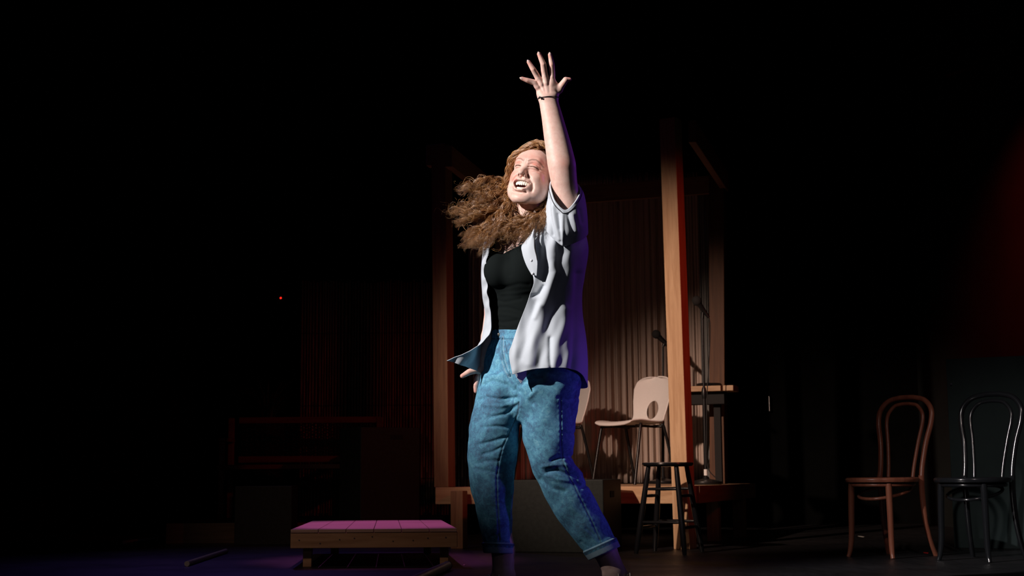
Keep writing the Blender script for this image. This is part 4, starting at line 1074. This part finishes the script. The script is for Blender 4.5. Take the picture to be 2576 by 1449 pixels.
# button, belt loops, zip flap
m_brass = mat('antique_nickel', (.5, .46, .4), .35, 1)
mb = MB().lathe([(0, 1.6), (3.6, 1.5), (4.9, .8), (5.1, 0), (0, -.5)], n=20); P_ = onj(1255.5, 842, .5)
vv_ = np.array(mb.v); q_ = np.stack([vv_[:, 0], vv_[:, 1], -vv_[:, 2]], -1)+np.array(P_)
under(link_mesh('jeans_button', np_mesh('jeans_button', W3(q_), mb.f), m_brass))
m_loop = mat('denim_loop', (.10, .27, .40), .8)
for x in (1246, 1300):
    pts = [onj(x+.5*k, 826+k*5.6, 1.8) for k in range(6)]; ptube('belt_loop', pts, 3.0, m_loop, 8, flat=.45)
fl_ = [(x-3, y) for x, y in FLY]; fc = crv(FLY, 6); ptube('fly_placket', [onj(x, y, .2) for x, y in fc], [1.7]*len(fc), m_loop, 6, flat=1.0)
fz = crv([(1270, 858), (1275, 880), (1280, 905), (1282, 930), (1284, 944)], 6); ptube('fly_stitching', [onj(x, y, .1) for x, y in fz], .55, mat('navy_thread', (.02, .06, .11), .7), 5)

# ------------------------------------------------------------------ shirt (open, blowing back)
m_shirt = mat('white_crepe_shirt', (.53, .58, .64), .7, spec=.25); t = NT(m_shirt)
b = t.b; b.inputs['Sheen Weight'].default_value = .1
t.bump(t.noise(t.coord((1, 1, 3.5)), 330, 2), .22, .0007)
rows = [
 [(1244, 603, -42), (1250, 588, 5), (1268, 572, 40), (1298, 560, 58), (1330, 552, 52), (1352, 544, 34), (1364, 541, 8), (1362, 543, -18), (1354, 550, -42), (1345, 560, -58)],
 [(1236, 612, -48), (1221, 610, 6), (1228, 598, 56), (1272, 586, 84), (1335, 578, 84), (1412, 566, 56), (1452, 560, 0), (1425, 575, -88), (1380, 590, -100), (1326, 602, -92)],
 [(1227, 642, -50), (1215, 642, 0), (1224, 640, 62), (1275, 640, 100), (1350, 638, 106), (1438, 632, 78), (1479, 618, 8), (1446, 632, -84), (1384, 642, -112), (1312, 628, -100)],
 [(1223, 690, -44), (1212, 690, 2), (1220, 690, 66), (1272, 690, 106), (1352, 690, 114), (1438, 690, 84), (1471, 690, 12), (1442, 690, -84), (1394, 694, -116), (1342, 697, -112)],
 [(1227, 742, -40), (1216, 745, 4), (1222, 745, 64), (1270, 745, 104), (1350, 745, 112), (1434, 745, 82), (1464, 740, 14), (1438, 745, -78), (1386, 745, -114), (1333, 742, -110)],
 [(1235, 800, -36), (1224, 800, 8), (1230, 800, 64), (1272, 800, 102), (1350, 800, 112), (1436, 800, 84), (1466, 795, 16), (1436, 800, -78), (1372, 800, -116), (1312, 800, -106)],
 [(1228, 848, -46), (1213, 850, -8), (1218, 852, 50), (1265, 855, 104), (1350, 860, 124), (1440, 862, 96), (1474, 850, 12), (1442, 855, -94), (1366, 858, -130), (1289, 864, -118)],
 [(1183, 884, -58), (1190, 893, -36), (1208, 900, 30), (1262, 905, 104), (1350, 912, 128), (1440, 918, 100), (1478, 905, 8), (1446, 894, -108), (1362, 896, -136), (1281, 892, -122)],
 [(1124, 907, -62), (1162, 919, -44), (1212, 937, 22), (1268, 950, 104), (1350, 962, 130), (1442, 976, 104), (1478, 972, 4), (1446, 930, -112), (1356, 927, -138), (1290, 942, -124)],
]
rows = np.array(rows, float)
def bicubic(P, nu, nv):
    A = np.stack([crv(P[:, j], nv) for j in range(P.shape[1])], 1)      # refine along rows (down)
    return np.stack([crv(A[i], nu) for i in range(A.shape[0])], 0)
SG = bicubic(rows, 34, 26)
def grid_normals(G_):
    du = np.gradient(G_, axis=1); dv = np.gradient(G_, axis=0); n = np.cross(du, dv); return n/(np.linalg.norm(n, axis=-1, keepdims=True)+1e-9)
def shirt_folds(G_, edge_keep=True):
    N_ = grid_normals(G_)
    # outward
    cx = G_[..., 0]-1340; cw = G_[..., 2]; sgn = np.sign(N_[..., 0]*cx+N_[..., 2]*cw); sg_ = np.where(np.median(sgn) < 0, -1, 1); N_ = N_*sg_
    u, v, w = G_[..., 0], G_[..., 1], G_[..., 2]; fr = np.clip((10-w)/30, 0, 1)
    d = np.zeros(u.shape)
    FO = [([(1398, 590), (1386, 651), (1395, 684), (1366, 766), (1344, 848), (1330, 915)], 5, 11), ([(1360, 560), (1358, 651), (1341, 718), (1311, 791), (1298, 864), (1296, 930)], 4, 9),
          ([(1372, 600), (1374, 680), (1352, 745), (1325, 830), (1312, 900)], -2.5, 9), ([(1412, 610), (1412, 700), (1392, 780), (1368, 860), (1356, 920)], -5, 12),
          ([(1424, 780), (1404, 860), (1388, 918)], 5, 12), ([(1455, 690), (1448, 780), (1446, 860), (1440, 930)], -6, 9), ([(1385, 850), (1384, 900), (1386, 925)], -5, 5),
          ([(1390, 570), (1405, 600), (1414, 616)], -5, 5), ([(1340, 745), (1356, 740), (1368, 720)], -4, 5), ([(1346, 800), (1358, 770)], 4, 6)]
    for pts, a_, s_ in FO: d += a_*np.exp(-(seg2(u, v, pts)/s_)**2)*fr
    back = np.clip((w-10)/30, 0, 1); d += back*4.5*np.sin(u*.11+np.sin(v*.02)*1.5)*np.clip((v-600)/120, 0, 1)
    lf = np.clip((1236-u)/10, 0, 1)*fr; d += lf*2.2*np.sin(v*.16+u*.1)
    d += .8*np.sin(u*.22+v*.05)*np.sin(v*.07+1)*fr
    return G_+N_*d[..., None]
SG2 = shirt_folds(SG)
def grid_faces(nv, nu, off=0, close=False):
    idx = np.arange(nv*nu).reshape(nv, nu)+off
    if close: idx = np.concatenate([idx, idx[:, :1]], 1)
    return np.stack([idx[:-1, :-1], idx[:-1, 1:], idx[1:, 1:], idx[1:, :-1]], -1).reshape(-1, 4)
sl = np.array([
 [(1385, 457, -66), (1390, 492, -110), (1404, 516, -122), (1424, 529, -124), (1447, 508, -112), (1460, 482, -78), (1452, 462, -40), (1418, 452, -28)],
 [(1380, 490, -60), (1386, 524, -112), (1402, 548, -126), (1428, 556, -128), (1456, 536, -112), (1470, 505, -66), (1462, 482, -14), (1415, 472, -6)],
 [(1373, 525, -54), (1380, 558, -108), (1400, 580, -124), (1430, 588, -126), (1464, 570, -104), (1477, 548, -50), (1466, 520, 10), (1412, 506, 16)],
 [(1362, 552, -48), (1374, 580, -100), (1396, 604, -112), (1420, 618, -112), (1460, 604, -90), (1479, 586, -30), (1464, 560, 40), (1405, 548, 44)]], float)
A_ = np.stack([crv(sl[:, j], 18) for j in range(8)], 1); SL = np.stack([crv(A_[i], 14, closed=True) for i in range(len(A_))], 0)
c_ = SL.mean(axis=1, keepdims=True); out_ = SL-c_; out_ /= np.linalg.norm(out_, axis=-1, keepdims=True)
u, v, w = SL[..., 0], SL[..., 1], SL[..., 2]; fr = np.clip((-40-w)/30, 0, 1); dd_ = np.zeros(u.shape)
for pts, a_, s_ in (([(1416, 534), (1415, 570), (1416, 614)], 4, 3.5), ([(1428, 540), (1434, 566), (1442, 590)], -4, 4), ([(1440, 540), (1446, 562), (1450, 580)], 3, 4), ([(1392, 520), (1398, 560), (1408, 600)], 4, 5), ([(1382, 500), (1384, 540), (1392, 590)], -3, 4), ([(1404, 540), (1408, 575)], -3, 3.5), ([(1458, 530), (1464, 560)], -3, 5)):
    dd_ += a_*np.exp(-(seg2(u, v, pts)/s_)**2)*fr
tfade = np.clip(np.arange(len(SL))/10, 0, 1)[:, None]
SL2 = SL+out_*(dd_*tfade)[..., None]
# turned hem of the sleeve: fold the cloth back inside
inn = [SL2[0]-out_[0]*2.2+np.array([0, 9.0, 0])*k for k in (.1, 1)]
SLs = np.concatenate([np.stack(inn[::-1], 0), SL2], 0)
nv, nu = SG2.shape[:2]; n1 = nv*nu
Vs = np.concatenate([SG2.reshape(-1, 3), SLs.reshape(-1, 3)]); Fs = np.concatenate([grid_faces(nv, nu), grid_faces(SLs.shape[0], SLs.shape[1], n1, True)])
shirt = under(link_mesh('shirt', np_mesh('shirt', W3(Vs), Fs), m_shirt))
so = shirt.modifiers.new('cloth', 'SOLIDIFY'); so.thickness = .0022; so.offset = 0
# second layer of the front: turned lapel and the inner tip below the hem
lap = np.array([[(1352, 546, -62), (1350, 555, -72), (1347, 566, -80)], [(1340, 582, -106), (1342, 585, -112), (1343, 592, -112)], [(1322, 606, -108), (1334, 610, -120), (1347, 614, -124)],
                [(1313, 628, -110), (1330, 634, -124), (1350, 640, -130)], [(1322, 662, -118), (1336, 662, -128), (1352, 664, -134)], [(1338, 692, -122), (1343, 692, -128), (1350, 694, -130)]], float)
LG = bicubic(lap, 14, 14); o_ = under(link_mesh('lapel', np_mesh('lapel', W3(LG.reshape(-1, 3)), grid_faces(*LG.shape[:2])), m_shirt), shirt); o_['label'] = 'turned-back white lapel'
so = o_.modifiers.new('cloth', 'SOLIDIFY'); so.thickness = .0018; so.offset = 0
tip = np.array([[(1284, 880, -116), (1300, 888, -114), (1322, 895, -110), (1345, 900, -106)], [(1289, 915, -117), (1305, 920, -114), (1325, 920, -110), (1345, 918, -104)], [(1296, 942, -118), (1309, 945, -114), (1324, 937, -108), (1338, 928, -102)], [(1311, 965, -116), (1315, 958, -113), (1323, 948, -108), (1331, 938, -103)]], float)
TG = bicubic(tip, 12, 12); o_ = under(link_mesh('inner_front', np_mesh('inner_front', W3(TG.reshape(-1, 3)), grid_faces(*TG.shape[:2])), m_shirt), shirt)
so = o_.modifiers.new('cloth', 'SOLIDIFY'); so.thickness = .0018; so.offset = 0
# collar at the nape
cl = np.array([[(1362, 536, 10), (1366, 535, -16), (1360, 540, -42), (1350, 548, -62)], [(1366, 546, 14), (1374, 548, -20), (1370, 556, -52), (1358, 566, -80)], [(1366, 556, 16), (1380, 562, -22), (1376, 574, -62), (1362, 590, -96)]], float)
CG = bicubic(cl, 12, 10); o_ = under(link_mesh('collar', np_mesh('collar', W3(CG.reshape(-1, 3)), grid_faces(*CG.shape[:2])), m_shirt), shirt)
so = o_.modifiers.new('cloth', 'SOLIDIFY'); so.thickness = .002; so.offset = 0
# black piping
m_pipe = mat('black_piping', (.010, .010, .014), .6)
pts = [SL2[6, k]+out_[6, k]*1.0 for k in range(SL2.shape[1])]; o_ = ptube('sleeve_piping', pts, 1.25, m_pipe, 6, True, par=shirt); o_['label'] = 'black sleeve piping'
pts = crv([(1356, 548, -70), (1348, 575, -108), (1345, 600, -122), (1345, 622, -129), (1350, 644, -132), (1352, 656, -133)], 8); ptube('placket_piping', pts, 1.5, m_pipe, 6, par=shirt)
pts = crv([(1292, 872, -121), (1294, 888, -124), (1298, 902, -127), (1303, 915, -129)], 6); ptube('placket_piping', pts, .8, m_pipe, 6, par=shirt)
m_btn = mat('pearl_button', (.75, .78, .85), .2)
for (x, y, z_) in ((1337, 655, -130), (1340, 688, -130)):
    mb = MB().lathe([(0, 1), (3.0, .9), (3.3, 0), (0, -.4)], n=14); vv_ = np.array(mb.v); q_ = np.stack([vv_[:, 0], vv_[:, 1], -vv_[:, 2]], -1)+np.array((x, y, z_))
    under(link_mesh('shirt_button', np_mesh('shirt_button', W3(q_), mb.f), m_btn), shirt)

# ------------------------------------------------------------------ shoes (mostly below the frame)
m_sole = mat('white_rubber_sole', (.6, .58, .54), .6); m_shoe = mat('pale_canvas_shoe', (.55, .50, .42), .8); m_lace = mat('tan_laces', (.55, .47, .38), .8)
def shoe(ax_, Yc, ang, label):
    c0 = at(ax_, 1500, Yc); r = bpy.data.objects.new('shoe', None); col.objects.link(r); r.empty_display_size = .05
    under(r); r.location = (c0.x, c0.y, 0); r.rotation_euler = (0, 0, ang); r['label'] = label
    # toe towards -y
    prof = [(-.19, .012, .02), (-.175, .036, .034), (-.14, .045, .045), (-.09, .047, .056), (-.045, .043, .075), (0, .038, .094), (.03, .036, .10), (.05, .033, .098), (.062, .02, .092)]
    T_ = crv(prof, 6); ns = 20; vs = []; fs = []
    for y, hw_, hh2 in T_:
        for k in range(ns): a = 2*PI*k/ns; vs.append((hw_*math.cos(a), y, .022+max(hh2-.022, .01)*max(0, math.sin(a))**.8 if math.sin(a) > 0 else .022+.004*math.sin(a)))
    n = len(T_)
    for i in range(n-1):
        for k in range(ns): l = (k+1) % ns; fs.append((i*ns+k, i*ns+l, (i+1)*ns+l, (i+1)*ns+k))
    fs += [tuple(range(ns))[::-1], tuple((n-1)*ns+k for k in range(ns))]
    MB().add(vs, fs).build('upper', m_shoe, r, smooth=True)
    out = [(x, y) for y, x, _ in T_]+[(-x, y) for y, x, _ in T_[::-1]]; m_ = len(out)
    MB().add([(x*1.06, y*1.02, 0) for x, y in out]+[(x*1.08, y*1.03, .026) for x, y in out], [tuple(range(m_)), tuple(range(m_, 2*m_))[::-1]]+[(k, (k+1) % m_, m_+(k+1) % m_, m_+k) for k in range(m_)]).build('sole', m_sole, r, smooth=False)
    for s_ in (-1, 1):
        MB().tube(crv([(0, -.055, .082), (s_*.018, -.066, .105), (s_*.022, -.06, .128), (s_*.008, -.052, .11), (0, -.05, .085)], 8), .0024, 8).build('lace', m_lace, r, smooth=True)
    for k in range(3): MB().tube(crv([(-.022, -.06-.022*k, .066-.006*k), (0, -.066-.022*k, .079-.009*k), (.022, -.06-.022*k, .066-.006*k)], 6), .0024, 8).build('lace', m_lace, r, smooth=True)
    return r
shoe(1262, YP-.01, math.radians(-28), 'pale canvas shoe'); shoe(1553, YP+.06, math.radians(20), 'pale canvas shoe')
# ================================================================== hair: long auburn curls blown to the image left
m_hair = mat('auburn_hair', (.22, .085, .03), .38, spec=.6); t = NT(m_hair)
R_, G_, B_ = t.attr('strand')[:3]
c = t.ramp(R_, [(0, (.11, .042, .015)), (.5, (.30, .135, .046)), (1, (.60, .33, .13))]); t.color(c)
t.b.inputs['Anisotropic'].default_value = .4
hr_ = np.random.default_rng(21)
def sk(al, y, k2=1.0):
    """point on the skull: al = angle from the top (minus = her right / image left)"""
    k = math.sqrt(max(.05, 1-((y-14)/66)**2))*k2
    return from_head(np.array([[54*k*math.sin(al), y, 20+57*k*math.cos(al)]]))[0]
def hp(x, y, z): return from_head(np.array([[x, y, z]], float))[0]
HV, HF, HA = [], [], []; hoff = 0
def clump(path, n, r0, r1, r2, amp, wl, seed, thick=.75, tone=.5, amp0=0.0, start=.25):
    """path: control points; n strands; bundle radius at root/middle/tip; curl amplitude and wave length in px"""
    global hoff
    r = np.random.default_rng(seed)
    P = crv(np.array(path, float), 14); 
    L = np.concatenate([[0], np.cumsum(np.linalg.norm(np.diff(P, axis=0), axis=1))]); tot = L[-1]; m = int(max(24, min(90, tot/3.4)))
    s = np.linspace(0, tot, m); P = np.stack([np.interp(s, L, P[:, i]) for i in range(3)], -1); tt = s/tot
    T = np.gradient(P, axis=0); T /= np.linalg.norm(T, axis=1, keepdims=True)
    up = np.array([0, 0, 1.0]); Nn = np.cross(T, up); Nn /= np.linalg.norm(Nn, axis=1, keepdims=True)+1e-9; Bn = np.cross(T, Nn)
    ph0 = r.uniform(0, 2*PI); sgn = r.choice([-1, 1])
    for i in range(n):
        a = r.uniform(0, 2*PI); q = math.sqrt(r.uniform(0, 1)); rad = np.interp(tt, [0, .5, 1], [r0, r1, r2])*q
        dr = r.normal(0, .35)
        ca = a+tt*dr
        A = (amp0+(amp-amp0)*np.clip((tt-start)/(1-start), 0, 1)**.7)*r.uniform(.85, 1.12); ph = ph0+r.normal(0, .25)+sgn*2*PI*s/(wl*r.uniform(.978, 1.022))
        X = P+Nn*(np.cos(ca)*rad+A*np.cos(ph))[:, None]+Bn*(np.sin(ca)*rad+A*.8*np.sin(ph))[:, None]
        cut = int(m*r.uniform(.86, 1.0)) if r.random() < .7 else m
        X = X[:max(cut, 8)]; k = len(X); th = thick*r.uniform(.7, 1.25)*np.clip((1-np.linspace(0, 1, k))*4, .12, 1)
        t2 = np.gradient(X, axis=0); t2 /= np.linalg.norm(t2, axis=1, keepdims=True)+1e-9
        n2 = np.cross(t2, up); n2 /= np.linalg.norm(n2, axis=1, keepdims=True)+1e-9; b2 = np.cross(t2, n2)
        ring = [X+n2*(math.cos(g_)*th)[:, None] + b2*(math.sin(g_)*th)[:, None] if False else X+n2*(th*math.cos(g_))[:, None]+b2*(th*math.sin(g_))[:, None] for g_ in (0, 2*PI/3, 4*PI/3)]
        HV.append(np.stack(ring, 1).reshape(-1, 3)); idx = np.arange(k*3).reshape(k, 3)+hoff; nx_ = np.roll(idx, -1, axis=1)
        HF.append(np.stack([idx[:-1], nx_[:-1], nx_[1:], idx[1:]], -1).reshape(-1, 4)); hoff += 3*k
        tn = np.clip(tone+r.normal(0, .22), 0, 1); HA.append(np.full(3*k, tn)+0*np.repeat(np.linspace(-.1, .15, k), 3))
sd = 100
def J(p, j): return np.array(p, float)+hr_.normal(0, 1, 3)*j*np.array([1, 1, .8])
# left-flying tails
TL = [
 [(1262, 462, 26), (1232, 455, 18), (1205, 456, 10), (1176, 468, 4), (1148, 482, 0)],
 [(1262, 468, 30), (1228, 464, 22), (1200, 476, 12), (1172, 478, 8), (1156, 486, 4)],
 [(1262, 474, 20), (1230, 478, 8), (1206, 490, 2), (1186, 492, -4)],
 [(1264, 482, 14), (1236, 490, 4), (1212, 505, -2), (1196, 520, -6)],
 [(1264, 492, 22), (1230, 505, 14), (1192, 516, 6), (1158, 526, 0), (1128, 540, -4)],
 [(1266, 500, 16), (1234, 515, 6), (1200, 526, 0), (1166, 536, -6), (1140, 530, -8)],
 [(1266, 505, 8), (1234, 525, -2), (1202, 540, -8), (1170, 552, -10), (1146, 562, -12)],
 [(1268, 510, 24), (1240, 530, 14), (1210, 548, 4), (1186, 556, 0)],
 [(1270, 520, 8), (1246, 548, -8), (1216, 572, -16), (1186, 588, -18), (1166, 604, -20)],
 [(1272, 522, -2), (1250, 556, -20), (1222, 585, -30), (1192, 602, -30), (1164, 624, -30)],
 [(1274, 530, -6), (1254, 564, -30), (1228, 590, -40), (1204, 606, -40), (1180, 618, -38)],
 [(1276, 534, -10), (1258, 570, -40), (1236, 602, -52), (1216, 622, -52), (1206, 638, -50)],
]
TB = [  # falling over neck and chest
 [(1282, 530, -18), (1266, 570, -52), (1250, 592, -66), (1236, 610, -70)],
 [(1290, 536, -24), (1276, 572, -60), (1264, 590, -74), (1254, 606, -78)],
 [(1296, 552, -30), (1288, 580, -70), (1282, 594, -84), (1276, 606, -88)],
]
TR = [  # from behind her left ear, under the jaw, across the chest
 [(1384, 470, -22), (1382, 506, -48), (1366, 534, -70), (1342, 562, -84), (1316, 588, -94), (1290, 606, -96)],
 [(1380, 480, -20), (1374, 512, -50), (1352, 540, -70), (1326, 566, -82), (1302, 584, -92), (1274, 598, -92)],
 [(1384, 480, -20), (1380, 516, -54), (1362, 546, -80), (1344, 574, -98), (1328, 592, -106), (1314, 608, -108)],
 [(1380, 484, -16), (1370, 518, -44), (1344, 544, -62), (1312, 560, -66), (1282, 574, -68), (1250, 588, -68)],
 [(1378, 486, -10), (1364, 520, -34), (1340, 536, -50), (1310, 550, -54), (1274, 562, -52), (1236, 574, -48)],
 [(1386, 486, -30), (1384, 520, -62), (1370, 548, -86), (1356, 572, -104), (1346, 592, -114)],
]
# swept over the top, parted on her left, down the far side and out to the left
for i in range(60):
    y0 = hr_.uniform(-43, 52); a0 = hr_.uniform(.15, .6); f = (y0+43)/95
    k = 1.0+hr_.uniform(.03, .13)
    yb_ = y0*.55+12
    path = [sk(a0, y0, .985), sk(a0-.35, y0-1, k), sk(-.25, y0*.92, k+.01), sk(-.8, y0*.75+4, k+.03), sk(-1.3, yb_*.8+4, k+.08), J(hp(-60-hr_.uniform(0, 5), yb_*.7+4, -18), 2.5), J(hp(-60, 18+yb_*.4, -48), 4)]
    tl = TL[int(hr_.integers(0, len(TL)))]; path += [J(p_, 4.5) for p_ in tl]
    sd += 1; clump(path, 22, 6, 4.6, 1.3, 8, hr_.uniform(40, 56), sd, .48, .68-.12*f, 1.0, .38)
# front locks that frame the far temple
for i in range(12):
    q = i/11; o_ = hr_.uniform(0, 5)
    path = [sk(.5-.2*q, -40+6*q, 1.0), J((1345, 366-q*5, -44), 1.5), J((1312, 381-q*7, -30), 2), J((1290-o_, 398-q*6, -14), 2), J((1284-o_, 424, -4), 2), J((1276-o_, 452, 4), 2.5), J((1272-o_, 478, 10), 3)]+[J(p_, 5) for p_ in TL[int(hr_.integers(0, len(TL)))]]
    sd += 1; clump(path, 18, 3.5, 4, 1.5, 6.5, hr_.uniform(38, 50), sd, .58, .75, 1.6, .2)
# back of the head, feeding every tail
for i in range(52):
    al = hr_.uniform(-1.5, .9); y0 = hr_.uniform(35, 66)
    tl = (TL+TL[4:])[int(hr_.integers(0, 2*len(TL)-4))]
    path = [sk(al, y0, 1.0), J(hp(-28, 66, -10), 8), J(hp(-36, 48, -48), 6)]+[J(p_, 5) for p_ in tl]
    sd += 1; clump(path, 20, 7, 5, 1.2, 8.5, hr_.uniform(38, 54), sd, .48, .45, 1, .3)
for i in range(15):
    tl = TB[int(hr_.integers(0, 3))]
    path = [sk(-1.3, hr_.uniform(10, 40), 1.03), J(hp(-52, 22, -40), 4), J((1284, 505, 14), 4)]+[J(p_, 6) for p_ in tl]
    sd += 1; clump(path, 20, 5, 4.5, 1.6, 7, hr_.uniform(36, 50), sd, .48, .5, 1, .3)
# near side of the head: from the part down past the ear
for i in range(40):
    y0 = hr_.uniform(-40, 50); a0 = hr_.uniform(.1, .55); k = 1.0+hr_.uniform(.03, .11)
    tl = TR[int(hr_.integers(0, len(TR)))]
    path = [sk(a0, y0, .985), sk(.75, y0*.8+4, k), sk(1.2, y0*.6+10, k+.02), J(hp(55, 12+y0*.3, -4), 2), J(hp(56, 10+y0*.25, -30), 2.5)]+[J(p_, 4.5) for p_ in tl]
    sd += 1; clump(path, 18, 6, 4, 1.3, 8, hr_.uniform(36, 50), sd, .48, .55, .6, .4)
# loose flyaway hairs
for i in range(45):
    tl = (TL+TB)[int(hr_.integers(0, len(TL)+3))]
    path = [J((1290, 470, 10), 8)]+[J(p_, 14) for p_ in tl]
    sd += 1; clump(path, 2, 5, 8, 8, 8, hr_.uniform(24, 40), sd, .38, .7, 2, .1)
hv = np.concatenate(HV); hf = np.concatenate(HF); ha = np.concatenate(HA)
me = np_mesh('hair', W3(hv), hf); col_attr(me, 'strand', np.stack([ha, ha, ha], -1))
hair = under(link_mesh('hair', me, m_hair)); hair['label'] = 'long wavy auburn hair blown to the left'
